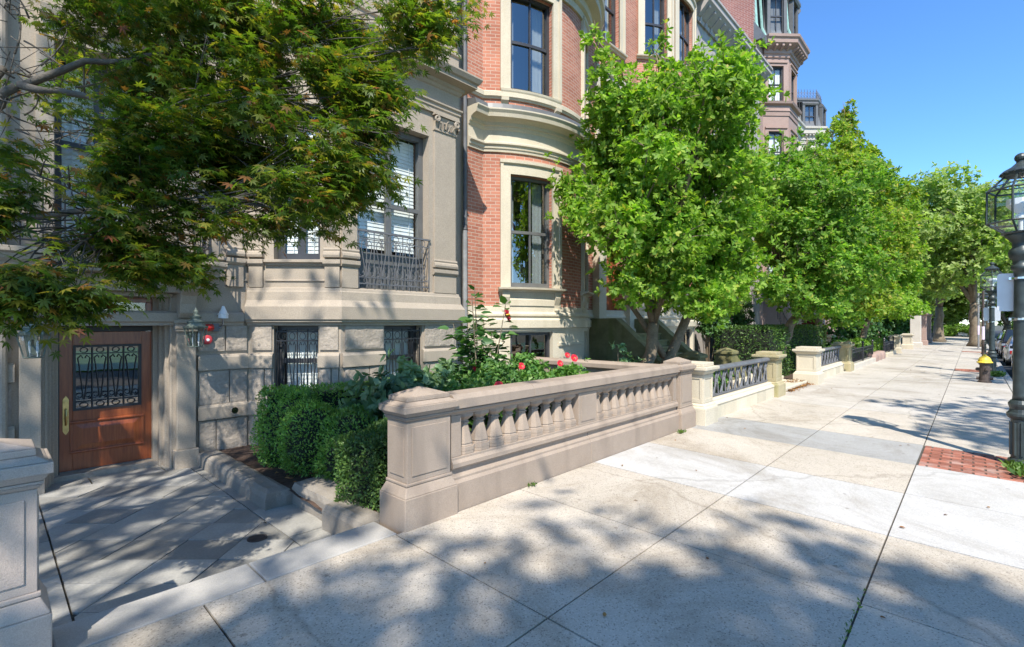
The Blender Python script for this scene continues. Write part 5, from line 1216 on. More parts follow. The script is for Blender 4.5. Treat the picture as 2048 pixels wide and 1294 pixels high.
car("parked_sedan", (47.0, -2.1, -.165), "small silver car farthest down the line of parked cars", M_silver, False, 4.3)

# ================================================================== FAR PIERS, KERBS, RAILS
cream_post((38.9, 3.55, .06), .34, .32, "pale sandstone post at the far end of the second iron railing")
cream_post((45.5, 3.45, .06), .4, .34, "second far sandstone post just before the tall pale piers")
cream_post((36.2, 6.6, .06), .5, .34, "sandstone post with a broad cap set back in the garden behind the flowers")
def tall_pier(loc, label, m):
    x, y, z = loc; t = root("gate_pier", loc, label, "gate pier", "tall gate piers"); g = MB(); g.box(x-.45, x+.45, y-.4, y+.4, z-.2, z+.35); g.frustum(x, y, .45, .4, z+.351, .36, .32, z+.42); g.build("base", m, t, bevel=.02)
    g = MB(); g.box(x-.36, x+.36, y-.32, y+.32, z+.421, z+2.5); g.build("shaft", m, t, bevel=.02); g = MB(); g.frustum(x, y, .36, .32, z+2.501, .46, .42, z+2.6); g.box(x-.46, x+.46, y-.42, y+.42, z+2.601, z+2.72); g.frustum(x, y, .44, .4, z+2.721, .05, .05, z+2.95); g.build("cap", m, t, bevel=.015)
tall_pier((49.5, 3.25, .06), "tall sunlit pale gate pier past the sandstone posts", M_pale)
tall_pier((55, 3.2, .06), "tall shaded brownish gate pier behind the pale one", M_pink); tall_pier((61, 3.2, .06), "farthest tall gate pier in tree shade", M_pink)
sd_ = [("reddish brown boulder kerb stone next to the iron railing", 29.75), ("middle brown boulder kerb stone of the row", 31.0), ("brown boulder kerb stone farthest along the row", 32.3)]
for i, (lb, X) in enumerate(sd_):
    g = MB(); nx, ny = 6, 4; vs = []
    for ring in range(5):
        zz = [-.1,.15,.3,.38,.40][ring]; sc = [1,1.03,.97,.8,.35][ring]
        for k in range(14):
            a = 2*math.pi*k/14; ca_, sa_ = math.cos(a), math.sin(a); r_ = (abs(ca_)**4+abs(sa_)**4)**-.25; n_ = 1+.08*mnoise.noise(Vector((a*2, zz*4, i*5)))
            vs.append((X+.58*r_*ca_*sc*n_, 3.6+.22*r_*sa_*sc*n_, .06+zz))
    g.add(vs, [(j*14+k, j*14+(k+1)%14, (j+1)*14+(k+1)%14, (j+1)*14+k) for j in range(4) for k in range(14)]+[tuple(range(56,70))]); o = g.build("boulder", M_pink, None, smooth=True); tag(o, lb, "boulder", "brown boulder kerb")
def stair_rail():
    t = root("stair_handrail", (27.5, 6.2, .05), "grey sloping handrails of entrance steps behind the dark hedge", "handrail")
    for Y in (5.9, 6.9):
        g = MB(); a, b = (26.2, Y, 2.9), (29.6, Y, 1.25); g.tube([a, b, (29.75, Y, 1.1)], .03, 8)
        a2 = (26.2, Y, 2.3); b2 = (29.6, Y, .65); g.tube([a2, b2], .02, 6); g.build("rail", M_pole, t)
        g = MB()
        for k in range(15): u = k/14; g.tube([(26.2+3.4*u, Y, 2.3-1.65*u-.2), (26.2+3.4*u, Y, 2.9-1.65*u)], .012, 5)
        g.build("baluster", M_iron, t)
    g = MB()
    for k in range(8): g.box(29.6-.42*(k+1), 29.6-.42*k-.002, 5.95, 6.85, -.05, .05+.2*(k+1))
    g.build("steps", M_pale, t)
stair_rail()
# ================================================================== TREES
def bez(p0, p1, sag, n=6):
    p0, p1 = Vector(p0), Vector(p1); m = (p0+p1)/2+Vector(sag); return [p0*(1-u)**2+m*2*u*(1-u)+p1*u*u for u in [i/n for i in range(n+1)]]
def taper(a, b, n): return [a+(b-a)*i/n for i in range(n+1)]
def lobes_in(c, r, n, rs, seed, flat=.9, zmin=None):
    rg = np.random.default_rng(seed); out = []
    for k in range(n):
        d = rg.normal(size=3); d /= np.linalg.norm(d); q = rg.uniform(.35, .86)
        rr = rg.uniform(*rs); p = [c[i]+d[i]*q*r[i] for i in range(3)]
        if zmin is not None: p[2] = max(p[2], zmin+rr*.5)
        out.append((*p, rr, rr, rr*flat))
    return out
def lobe_points(lobes, n, inner=.25):
    w_ = np.array([(l[3]*l[4]*l[5])**.75 for l in lobes]); ix = RNG.choice(len(lobes), n, p=w_/w_.sum()); L = np.array(lobes)[ix]
    d = rdir(n); u = inner+(1-inner)*RNG.random((n,1))**.6
    u = u*(1+np.abs(RNG.normal(size=(n,1)))*.16)
    P = L[:, :3]+d*u*L[:, 3:]; sc = float(np.mean(L[:, 3]))
    sh = np.array([list(mnoise.noise_vector(Vector(p)*(.75/sc)))+list(mnoise.noise_vector(Vector(p)*(2.4/sc))) for p in P])
    return P+sh[:, :3]*sc*.55+sh[:, 3:]*sc*.22, d, ix
def limbs(t, base, fork, lobes, r0, m, name="trunk", twigs=4, lean=None, seed=0, rmin=.012):
    rg = np.random.default_rng(seed); g = MB()
    b, f = Vector(base), Vector(fork)
    pts = bez(b, f, lean or (0,0,0), 8); rs = taper(r0*1.0, r0*.72, 8); rs[0] = r0*1.5; rs[1] = r0*1.12
    pts = [p+Vector((rg.normal()*r0*.12, rg.normal()*r0*.12, 0)) for p in pts]; g.tube(pts, rs, 10)
    k0 = max(3, min(6, len(lobes)//4)); used = []
    order = sorted(range(len(lobes)), key=lambda i: -lobes[i][3])
    mains = order[:k0]
    ctr = {}
    for i in mains:
        e = Vector(lobes[i][:3]); pp = bez(f, e, (rg.normal()*.2, rg.normal()*.2, .1), 6); g.tube(pp, taper(r0*.5, r0*.14, 6), 7); ctr[i] = pp
    for i in range(len(lobes)):
        e = Vector(lobes[i][:3])
        if i not in ctr:
            j = min(mains, key=lambda q: (Vector(lobes[q][:3])-e).length); st = ctr[j][3 if rg.random() < .5 else 4]; g.tube(bez(st, e, (0, 0, .15), 5), taper(r0*.2, max(rmin, r0*.06), 5), 5)
        for q in range(twigs):
            d = rg.normal(size=3); d /= np.linalg.norm(d); q_ = e+Vector((d[0]*lobes[i][3], d[1]*lobes[i][4], d[2]*lobes[i][5]))*.9
            g.tube(bez(e, q_, (rg.normal()*.05, rg.normal()*.05, .05), 3), taper(max(rmin*.8, r0*.06), rmin*.35, 3), 4)
    return g.build(name, m, t, smooth=True)
def whorls(t, lobes, n, leaf, size, per, m, ang=55, upb=.45, name="crown", inner=.25, jit=.3, gap=None):
    P, d, _ = lobe_points(lobes, n, inner)
    if gap: ok = np.array([mnoise.noise(Vector(p)*gap[0]) > gap[1] for p in P]); P, d = P[ok], d[ok]; n = len(P)
    ax = d+np.array([0,0,upb])+RNG.normal(size=d.shape)*.35; ax /= np.linalg.norm(ax, axis=1, keepdims=True)
    a = np.where(np.abs(ax[:, 2:3]) < .9, np.array([[0,0,1.0]]), np.array([[1.0,0,0]])); u = np.cross(ax, a); u /= np.linalg.norm(u, axis=1, keepdims=True); v = np.cross(ax, u)
    T = []; A = []; U = []; S = []
    for k in range(per):
        ph = 2*math.pi*k/per+RNG.random((n,1))*.9; an = np.radians(ang+RNG.normal(size=(n,1))*16)
        rd = u*np.cos(ph)+v*np.sin(ph); dd = ax*np.cos(an)+rd*np.sin(an); dd[:, 2] -= .12
        T.append(P-ax*RNG.random((n,1))*size*.7); A.append(dd); U.append(ax+RNG.normal(size=(n,3))*jit); S.append(size*RNG.uniform(.7,1.2,size=n))
    T, A, U, S = map(np.concatenate, (T, A, U, S))
    return leaf_mesh(name, *leaf, T, frames(A, U), S, m, t)
def magnolia(base, fork, c, r, nl, n, seed, label, r0=.17, lean=(0,0,0), plumes=(), size=.135, extra=(), m=None):
    t = root("magnolia_tree", base, label, "tree", "magnolia trees in the front gardens")
    lb = lobes_in(c, r, nl, (.55, .95), seed, .8, zmin=c[2]-r[2])+[(p[0]+(c[0]-p[0])*.12*k, p[1]+(c[1]-p[1])*.12*k, p[2]-.62*k, .24+.14*k, .24+.14*k, .5) for p in plumes for k in (0, 1, 2)]+list(extra)
    limbs(t, base, fork, lb, r0, M_bark, lean=lean, seed=seed); whorls(t, lb, n, LEAF_OB, size, 7, m or M_magl)
    return t
magnolia((10.45, 5.6, 0), (10.75, 5.5, 1.9), (10.85, 5.15, 5.2), (3.0, 2.3, 3.05), 54, 11500, 3, "first magnolia tree with pale trunk standing behind the brown balustrade", .17, (.12, 0, 0),
         plumes=[(9.0,5.9,8.0),(10.5,5.3,8.1),(11.7,4.8,8.3),(12.9,4.1,8.3)], extra=[(11.2,4.5,3.3,.9,.8,.6),(9.5,5.4,2.95,.75,.6,.5),(12.0,4.4,3.6,.9,.8,.7),(9.7,5.5,2.75,.7,.6,.5),(10.4,4.7,2.7,.8,.6,.5),(11.4,4.2,2.9,.8,.7,.5),(12.2,4.6,3.0,.8,.7,.55),(11.0,6.2,3.2,.8,.7,.6),(10.9,4.4,2.35,.7,.5,.4),(12.3,4.5,2.5,.8,.6,.4),(11.7,5.6,2.6,.8,.6,.4)])
# second stem of the first magnolia, leaning away
g = MB(); g.tube(bez((10.9,5.75,0),(12.4,4.8,3.6),(-.1,0,-.5),8), taper(.16,.08,8), 8); g.tube(bez((11.3,5.5,1.1),(10.3,5.9,2.4),(0,0,.1),6), taper(.09,.05,6), 7); o = g.build("trunk", M_bark, bpy.data.objects["magnolia_tree"], smooth=True)
magnolia((19.4, 5.3, 0), (20.6, 4.7, 2.5), (20.6, 4.4, 5.6), (3.3, 2.7, 3.5), 50, 8500, 5, "second magnolia tree with a leaning trunk beside the mossy gateway post", .2, (-.25, .1, -.2),
         plumes=[(19.2,4.9,8.3),(20.4,4.4,8.6),(21.2,4.2,8.7)], extra=[(18.6,4.8,3.2,.9,.8,.6),(22.3,3.4,3.4,1.0,.8,.6),(19.6,4.2,2.9,.9,.7,.55),(20.8,3.6,2.8,1.0,.8,.5),(22,4.2,2.9,1.0,.8,.55),(18.8,5.4,3.0,.8,.8,.5),(19.6,3.9,2.45,.8,.7,.4),(21.4,3.4,2.4,.9,.7,.4)], size=.155, m=M_magl3)
magnolia((25.2, 5.4, 0), (25.8, 4.9, 2.6), (26.4, 4.2, 6.7), (3.4, 2.8, 4.3), 50, 7500, 8, "third magnolia tree, tallest of the row, rising over the dark hedge", .19, (0, 0, 0),
         plumes=[(25.4,4.4,10.6),(26.0,4.2,11.0),(26.6,4.0,11.2),(26.3,4.2,11.5)], size=.175, extra=[(25.5,4.2,3.2,1.2,1.0,.7),(27.5,3.4,3.2,1.3,1.0,.7),(28.6,4.0,3.8,1.2,1.0,.8),(26.5,3.4,2.6,1.3,.8,.5)], m=M_magl2)
magnolia((34.5, 5.0, 0), (35.2, 4.4, 2.3), (35.8, 4.5, 6.4), (3.2, 2.6, 4.7), 54, 7500, 11, "farthest magnolia tree behind the iron railing and flower bed", .2, (0, 0, 0),
         plumes=[(38.1,3.5,10.4),(36.6,3.9,10.9),(35.2,4.4,10.8)], size=.215, extra=[(38.2,3.2,3.8,1.1,1.0,.8),(36,3.0,3.0,1.2,1.0,.7),(33.6,3.4,3.0,1.2,1.0,.7),(37.3,3.2,2.9,1.2,1.0,.7),(35,5,3,1.3,1,.8)])
# ---- Japanese maple over the court
def maple():
    t = root("maple_tree", (-1.3, 6.0, -.1), "dark green Japanese maple spreading over the sunken court at the left", "tree")
    LB = MAPLE_LOBES
    g = MB(); base = Vector((-1.3,6.0,-.15)); f = Vector((-1.0,5.9,2.2))
    g.tube(bez(base, f, (-.1,.05,0), 7), taper(.13,.07,7), 10)
    hubs = [(Vector((-.25,6.1,3.1)), .042), (Vector((.2,5.9,3.9)), .034), (Vector((-.2,5.4,2.55)), .034), (Vector((.1,6.2,4.1)), .034), (Vector((.9,5.0,3.6)), .016), (Vector((.75,4.9,2.75)), .02), (Vector((1.1,5.2,4.3)), .016)]
    links = [(None,0),(0,1),(None,2),(0,3),(1,4),(2,5),(1,6)]
    for (a, b) in links:
        s0 = f if a is None else hubs[a][0]; r_ = .058 if a is None else hubs[a][1]
        g.tube([p+Vector((random.gauss(0,.015),random.gauss(0,.015),random.gauss(0,.015))) for p in bez(s0, hubs[b][0], (0,0,.12), 7)], taper(r_, hubs[b][1], 7), 8)
    ends = []
    for l in LB:
        e = Vector(l[:3]); h = min(range(len(hubs)), key=lambda i: (hubs[i][0]-e).length); s0 = hubs[h][0]
        pp = [q+Vector((random.gauss(0,.022), random.gauss(0,.022), random.gauss(0,.022)))*(1 if 0 < i < 6 else 0) for i, q in enumerate(bez(s0, e, (random.gauss(0,.14), random.gauss(0,.14), random.gauss(.08,.08)), 6))]; g.tube(pp, taper(min(.012, hubs[h][1]*.4), .004, 6), 6)
        ends.append((e, (e-s0).normalized()))
        for q in range(5):
            d = Vector(rdir(1)[0]); q_ = e+Vector((d.x*l[3], d.y*l[3], d.z*l[4]))*.85; g.tube(bez(pp[3+q % 3], q_, (0,0,.06), 4), taper(.006, .0022, 4), 4)
    # bare pale twigs in the open upper left
    for q in range(26):
        s0 = Vector((random.uniform(-.1,.7), random.uniform(5.8,6.6), random.uniform(3.6,4.8))); d = Vector((random.gauss(.2,.3), random.gauss(-.1,.25), random.gauss(.1,.25)))
        p1 = s0+d; g.tube(bez(s0, p1, (random.gauss(0,.08), 0, random.gauss(0,.08)), 5), taper(.009, .003, 5), 5)
        for k in range(3): g.tube(bez(s0.lerp(p1, .3+.25*k), s0.lerp(p1, .3+.25*k)+Vector((random.gauss(0,.16), random.gauss(0,.16), random.gauss(0,.16))), (0,0,0), 2), taper(.005, .002, 2), 4)
    g.build("trunk", M_barkm, t, smooth=True)
    T = []; A = []; U = []; S = []
    org = np.array([-.6, 5.4, 3.0])
    for l in LB:
        vol = (l[3]*l[3]*l[4])**(2/3); ns = int(2200*vol*l[5])+8
        d = rdir(ns); P = np.array(l[:3])+d*(RNG.random((ns,1))**.45)*np.array([l[3],l[3],l[4]])
        if ns > 8: P = P[[mnoise.noise(Vector(q)*2.3) > -.02 for q in P]]; ns = len(P)
        out = P-org; out[:, 2] *= .25; out /= np.linalg.norm(out, axis=1, keepdims=True)
        dr_ = out*.8+RNG.normal(size=(ns,3))*.45; dr_[:, 2] -= .22; dr_ /= np.linalg.norm(dr_, axis=1, keepdims=True)
        side = np.cross(dr_, np.array([0,0,1.0])); side /= np.linalg.norm(side, axis=1, keepdims=True)
        ln = RNG.uniform(.12,.26,size=(ns,1))
        for k in range(7):
            u = (k//2)/3.0; sg = 0 if k == 6 else (1 if k % 2 else -1)
            pos = P+dr_*ln*u+side*sg*.03; 
            ld = dr_*(.7 if sg else 1)+side*sg*.75+RNG.normal(size=(ns,3))*.22; ld[:, 2] -= .2
            T.append(pos); A.append(ld); U.append(np.array([0,0,1.0])+RNG.normal(size=(ns,3))*.33); S.append(RNG.uniform(.04,.074,size=ns))
    T, A, U, S = map(np.concatenate, (T, A, U, S))
    leaf_mesh("crown", *LEAF_MAPLE, T, frames(A, U), S, M_mapl, t)
D_ = 1.0
MAPLE_LOBES = [(*p, D_) for p in [(0.83,5.85,4.64,.7,.33),(1.37,4.98,4.57,.67,.36),(1.83,4.19,4.4,.64,.38),(2.19,3.52,4.32,.49,.28),(2.42,3.0,4.3,.23,.19),(2.36,3.06,4.08,.14,.19),(1.12,5.39,4.08,.59,.32),(1.48,4.56,3.93,.64,.34),(1.86,3.87,3.84,.53,.37),(2.03,3.4,3.59,.31,.31),(1.25,4.81,3.51,.6,.34),(1.59,4.01,3.31,.59,.36),(1.82,3.32,3.17,.4,.29),(1.95,3.05,3.25,.15,.18),(.19,4.78,2.99,.41,.21),(.55,4.97,3.12,.46,.21),(.97,4.67,3.0,.48,.28),(1.34,4.13,2.85,.46,.27),(1.59,3.56,2.8,.4,.26),(1.8,3.35,2.85,.13,.1),(.14,4.24,2.56,.34,.21),(.42,4.53,2.61,.31,.21),(1.15,4.4,2.74,.35,.17),(1.48,4.0,2.8,.34,.16),(1.75,3.6,2.75,.12,.12),(.16,4.08,2.24,.32,.18),(.4,4.21,2.32,.34,.17),(.75,4.42,2.36,.3,.13),(1.08,4.67,2.22,.16,.12),(.19,3.89,2.04,.28,.11),(.36,3.99,2.04,.2,.1)]] + [(.97,4.67,2.6,.24,.18,.5),(.1,4.2,2.42,.4,.26,1.0),(.5,4.4,2.5,.4,.22,1.0),(.15,4.0,2.12,.34,.16,1.0),(.9,4.6,2.4,.3,.16,.8),(.7,4.9,3.35,.5,.3,.8),(1.3,4.6,3.2,.5,.3,.8),(.4,6.74,4.37,.45,.3,.25)]
maple()
# ---- tall street trees, their crowns above and behind the viewer, and the mall row across the road
def big_tree(base, h, c, r, nl, n, seed, label, leaf=.2, m=None, r0=.3, group="tall street trees", twigs=3, name="plane_tree", gap=None):
    t = root(name, base, label, "tree", group); lb = lobes_in(c, r, nl, (min(r)*.28, min(r)*.42), seed, .85)
    limbs(t, base, (base[0]+(c[0]-base[0])*.3, base[1]+(c[1]-base[1])*.3, h), lb, r0, M_bark, seed=seed, twigs=twigs, rmin=.02); whorls(t, lb, n, LEAF_OV, leaf, 5, m or M_plane, 65, .3, gap=gap)
    return t
big_tree((-8.6,-.7,0), 6, (-5.6,1.5,12), (4.7,4.7,4.2), 50, 4600, 21, "tall street tree over the viewer whose shade falls on the brown house", .15, gap=(.95, .13))
big_tree((-9.8,-10.5,0), 7, (-9.7,-9.05,15.4), (4.9,3.7,4.7), 42, 6600, 22, "mall tree across the road shading the sidewalk near the viewer", .24)
BT = big_tree((6,-10.4,0), 5, (6,-10.4,12), (4.6,4.0,5.2), 34, 3600, 23, "mall tree across the road opposite the brick house", .26)
dup(BT, (17,-11.2,0), 1.3, "mall tree across the road opposite the gateway"); dup(BT, (28,-11,0), 2.9, "mall tree across the road opposite the tower house"); dup(BT, (41,-11,0), 4.1, "mall tree across the road opposite the far gate piers"); dup(BT, (-2.5,-16,0), 5.1, "mall tree set back across the road behind the viewer")
FT = big_tree((56,-.2,0), 3.6, (56,.3,9.3), (4.8,4.4,6.2), 44, 5200, 31, "plane tree with a flared trunk rooted in the sidewalk at the end of the street", .3, r0=.42)
dup(FT, (66,2.5,0), 2.0, "plane tree behind the tall gate piers"); f3 = dup(FT, (74,-1.2,0), 3.6, "plane tree past the farthest pole on the kerb"); f3.scale = (1.1,1.1,1.1)
f4 = dup(FT, (52,6.2,0), 4.4, "plane tree crown rising behind the last magnolia"); f4.scale = (.9,.9,.95)
f5 = dup(FT, (88,3.5,0), 5.3, "broad tree closing the view at the street end"); f5.scale = (1.3,1.3,1.15)
f6 = dup(FT, (96,-5,0), 1.1, "tree behind the parked cars at the street end"); f6.scale = (1.3,1.3,1.15)
f7 = dup(FT, (110,-9,0), 2.6, "far tree over the parked cars"); f7.scale = (1.4,1.4,1.2)
f8 = dup(FT, (64,-9.5,0), 3.3, "mall tree spreading over the far parked cars"); f8.scale = (1.1,1.1,1.05)
for X, Y, q, lb_ in ((93,9,1.2,'low crowned tree left of the street end'),(101,2,1.2,'low crowned tree straight ahead at the street end'),(97,-3.5,1.1,'low crowned tree right of the street end'),(84,7.5,1.0,'low crowned tree beyond the tall gate piers')):
    o = dup(FT, (X, Y, -1.2), X*.7, lb_); o.scale = (q*1.15, q*1.15, .8)
for i, (X, Y, q) in enumerate(((122,6,1.5),(128,-8,1.5),(118,16,1.4),(140,-18,1.6),(150,-2,1.7),(146,14,1.7))):
    o = dup(FT, (X, Y, 0), 1.1*i+.4, 'distant tree closing the view beyond the street end'); o.scale = (q, q, q*.95); o['group'] = 'distant trees beyond the street end'
# dark shrubs closing the end of the street
def mound(name, label, cat, c, r, n, leaf, size, m, group=None, stems=0, flowers=None, inner=.55, per=5, upb=.5, sm=None):
    t = root(name, (c[0], c[1], 0), label, cat, group); lb = lobes_in(c, r, 9, (min(r)*.5, min(r)*.75), int(c[0]*10+c[1]*7) % 999+1, .9)
    g = MB()
    for l in lb: g.tube(bez((c[0]+(l[0]-c[0])*.2, c[1]+(l[1]-c[1])*.2, 0), l[:3], (0,0,.1), 4), taper(.018, .006, 4), 5)
    g.build("stems", sm or M_bark, t); whorls(t, lb, n, leaf, size, per, m, 60, upb, "foliage", inner)
    return t, lb
mound("shrub", "dark shrub bank closing the far end of the sidewalk", "shrub", (100,4,3.0), (2.5,9,3.4), 3000, LEAF_OV, .35, M_plane)
mound("shrub", "second shrub bank beyond the far parked cars", "shrub", (106,-9,2.6), (2.5,8,3.0), 2600, LEAF_OV, .35, M_plane)
mound("shrub", "low green planting across the end of the sidewalk", "shrub", (93,.6,.8), (1.2,4.5,1.0), 1500, LEAF_OV, .24, M_lime)
mound("shrub", "dark shrub bank in the gardens beside the tall gate piers", "shrub", (58,6.6,2.0), (4.5,1.6,2.4), 1500, LEAF_OV, .3, M_shrub)
mound("shrub", "dark shrub bank in the gardens behind the long railing", "shrub", (74,6.6,2.4), (7,1.8,2.8), 1800, LEAF_OV, .33, M_shrub)
mound("shrub", "dark evergreen bank behind the farthest magnolia", "shrub", (43,6.2,1.7), (4,1.5,2.0), 1500, LEAF_OV, .24, M_shrub)
iron_railing(62, 84, 3.3, "long dark railing receding past the gate piers", n=60)

# ================================================================== HEDGES
def hedge(label, path, hw, z0, ztop, rr, leaf, size, m, n, amp=.03, name="hedge", lumps=0.0):
    """clipped hedge along a plan polyline; ztop is a function of the distance along it or a number"""
    P = [Vector(p) for p in path]; t = root(name, (P[0].x, P[0].y, z0), label, "hedge", "clipped garden hedges")
    seg = [(P[i], P[i+1], (P[i+1]-P[i]).length) for i in range(len(P)-1)]; L = sum(s_[2] for s_ in seg)
    zt = ztop if callable(ztop) else (lambda s_: ztop)
    def sample(n, shrink=0.0):
        s_ = RNG.uniform(-hw, L+hw, n); ph = RNG.random(n); H = zt(0)-z0; per = 2*H+2*hw; u = ph*per
        y = np.where(u < H, -hw, np.where(u < H+2*hw, u-H-hw, hw)); z = np.where(u < H, u, np.where(u < H+2*hw, H, per-u))
        # end caps
        e = RNG.random(n) < (2*hw)/(L+2*hw)*.5
        s_ = np.where(e, np.where(RNG.random(n) < .5, -hw, L+hw), s_); y = np.where(e, RNG.uniform(-hw, hw, n), y); z = np.where(e, RNG.uniform(0, H, n), z)
        p = np.stack([s_, y, z], 1); lo = np.array([-hw+rr, -hw+rr, -1.0]); hi = np.array([L+hw-rr, hw-rr, H-rr]); q = np.clip(p, lo, hi)
        d = p-q; l = np.linalg.norm(d, axis=1, keepdims=True); d = np.where(l > 1e-6, d/np.maximum(l, 1e-6), np.array([0,0,1.0])); p = q+d*rr
        return p, d
    def world(p, d):
        W = np.zeros_like(p); N = np.zeros_like(d)
        for i in range(len(p)):
            s_ = p[i,0]; a = 0
            for k, (A, B, l) in enumerate(seg):
                if s_ <= a+l or k == len(seg)-1: break
                a += l
            e = (B-A)/l; nr = Vector((e.y, -e.x)); c = A+e*(s_-a); dz = zt(min(max(s_,0),L))-zt(0)
            W[i] = (c.x-nr.x*p[i,1], c.y-nr.y*p[i,1], z0+p[i,2]*(1+dz/max(zt(0)-z0, .1))); N[i] = (e.x*d[i,0]-nr.x*d[i,1], e.y*d[i,0]-nr.y*d[i,1], d[i,2])
        return W, N
    # twiggy dark core
    g = MB()
    for (A, B, l) in seg:
        e = (B-A)/l; nr = Vector((e.y,-e.x)); a = A-e*(hw-.1); b = B+e*(hw-.1); h = hw-.1
        z1a, z1b = zt(0)-.1, zt(L)-.1
        g.add([(a.x-nr.x*h,a.y-nr.y*h,z0),(b.x-nr.x*h,b.y-nr.y*h,z0),(b.x+nr.x*h,b.y+nr.y*h,z0),(a.x+nr.x*h,a.y+nr.y*h,z0),(a.x-nr.x*h*.8,a.y-nr.y*h*.8,z1a),(b.x-nr.x*h*.8,b.y-nr.y*h*.8,z1b),(b.x+nr.x*h*.8,b.y+nr.y*h*.8,z1b),(a.x+nr.x*h*.8,a.y+nr.y*h*.8,z1a)], [(3,2,1,0),(4,5,6,7),(0,1,5,4),(1,2,6,5),(2,3,7,6),(3,0,4,7)])
    g.build("twigs", M_hcore, t)
    p, d = sample(n); W, N = world(p, d)
    ns = np.array([mnoise.fractal(Vector(x)*3.0, 1, 2, 3) for x in W]); ns2 = np.array([mnoise.noise(Vector(x)*1.3) for x in W])
    W += N*(ns*amp+ns2*lumps)[:, None]-N*(RNG.random((n,1))**2*.09)
    A = N*.55+RNG.normal(size=N.shape)*.6+np.array([0,0,.25]); U = N+RNG.normal(size=N.shape)*.5
    leaf_mesh("foliage", *leaf, W, frames(A, U), RNG.uniform(.7,1.25,size=n)*size, m, t)
    return t
M_hcore = plain("hedge_core", (.012,.018,.008), .95, var=.4)
hedge("back boxwood hedge along the foot of the canted bay", [(2.85,7.15),(3.7,6.75),(6.6,7.0)], .26, -.02, 1.0, .12, LEAF_SM, .042, M_hedge, 19000)
hedge("short clipped hedge right behind the near pedestal", [(2.82,4.62),(3.35,4.75)], .3, .0, lambda s_: .74+.2*s_, .1, LEAF_SM, .038, M_hedge2, 15000)
hedge("low yellowish hedge along the stone parapet", [(6.2,5.9),(7.85,5.7)], .25, -.02, .98, .1, LEAF_SM, .045, M_rose, 6000)
hedge("tall dark hedge behind the lattice fence past the gateway", [(19.3,5.9),(25.2,5.9)], 1.05, .0, 1.78, .25, LEAF_SM, .085, M_hedge2, 17000, .05)
def bush(label, lobes, n, leaf, size, m, core=True, name="boxwood_bush"):
    t = root(name, (lobes[0][0], lobes[0][1], 0), label, "bush"); g = MB()
    for l in lobes:
        vs = []; 
        for j in range(9):
            th = math.pi*j/8
            for k in range(14):
                a = 2*math.pi*k/14; vs.append((l[0]+l[3]*.8*math.sin(th)*math.cos(a), l[1]+l[4]*.8*math.sin(th)*math.sin(a), l[2]+l[5]*.8*math.cos(th)))
        g.add(vs, [(j*14+k, j*14+(k+1)%14, (j+1)*14+(k+1)%14, (j+1)*14+k) for j in range(8) for k in range(14)])
    g.build("twigs", M_hcore, t)
    w_ = np.array([l[3]*l[4] for l in lobes]); ix = RNG.choice(len(lobes), n, p=w_/w_.sum()); L = np.array(lobes)[ix]; d = rdir(n)
    W = L[:, :3]+d*L[:, 3:]; N = d/L[:, 3:]; N /= np.linalg.norm(N, axis=1, keepdims=True)
    ns = np.array([mnoise.fractal(Vector(x)*3.5, 1, 2, 3) for x in W]); W += N*(ns*.07)[:, None]-N*(RNG.random((n,1))**2*.1); ok = W[:, 2] > -.03; W, N = W[ok], N[ok]
    A = N*.6+RNG.normal(size=N.shape)*.6+np.array([0,0,.3]); U = N+RNG.normal(size=N.shape)*.5
    leaf_mesh("foliage", *leaf, W, frames(A, U), RNG.uniform(.7,1.25,size=len(W))*size, m, t)
bush("billowing rounded boxwood mound at the corner by the granite kerb", [(2.95,6.95,.42,.48,.6,.56),(2.9,6.25,.4,.42,.42,.5),(3.2,5.75,.38,.42,.42,.46),(3.75,6.1,.45,.5,.42,.42),(2.95,5.5,.25,.3,.28,.3)], 26000, LEAF_SM, .043, M_hedge)

# ================================================================== SHRUBS AND FLOWERS
mound("leafy_shrub", "broad clump of dull large leaves between hedge and balustrade", "shrub", (4.15,5.75,.86), (1.05,.6,.5), 420, LEAF_OV, .145, M_dogw, inner=.6)
mound("leafy_shrub", "loose dull leafed stems before the bay's basement window", "shrub", (5.2,6.2,.9), (.7,.4,.42), 160, LEAF_OV, .14, M_dogw, inner=.5)
def flower(t, p, r_, m, toward=None, name="flower"):
    g = MB(); ax = Vector(toward or (-.5,-.6,.5)).normalized(); u = ax.orthogonal().normalized(); v = ax.cross(u); p = Vector(p)
    for k in range(6):
        a = 2*math.pi*k/6+random.uniform(-.15,.15); d = u*math.cos(a)+v*math.sin(a); s_ = ax.cross(d); rows = []
        for q, w_, h in ((.08,.12,.1),(.45,.42,.32),(.8,.46,.42),(1.0,.25,.36)):
            for e in (-1, -.35, .35, 1): rows.append(p+(d*q+s_*e*w_+ax*(h+.08*math.sin(e*5+q*7+k)))*r_)
        g.add(rows, [(i*4+j, i*4+j+1, (i+1)*4+j+1, (i+1)*4+j) for i in range(3) for j in range(3)])
    g.open = True; f = g.build(name, m, t, smooth=True)
    g = MB(); g.tube([p, p+ax*r_*.7], [.012*r_/.08, .006*r_/.08], 6); g.build("stamen", M_yel, f)
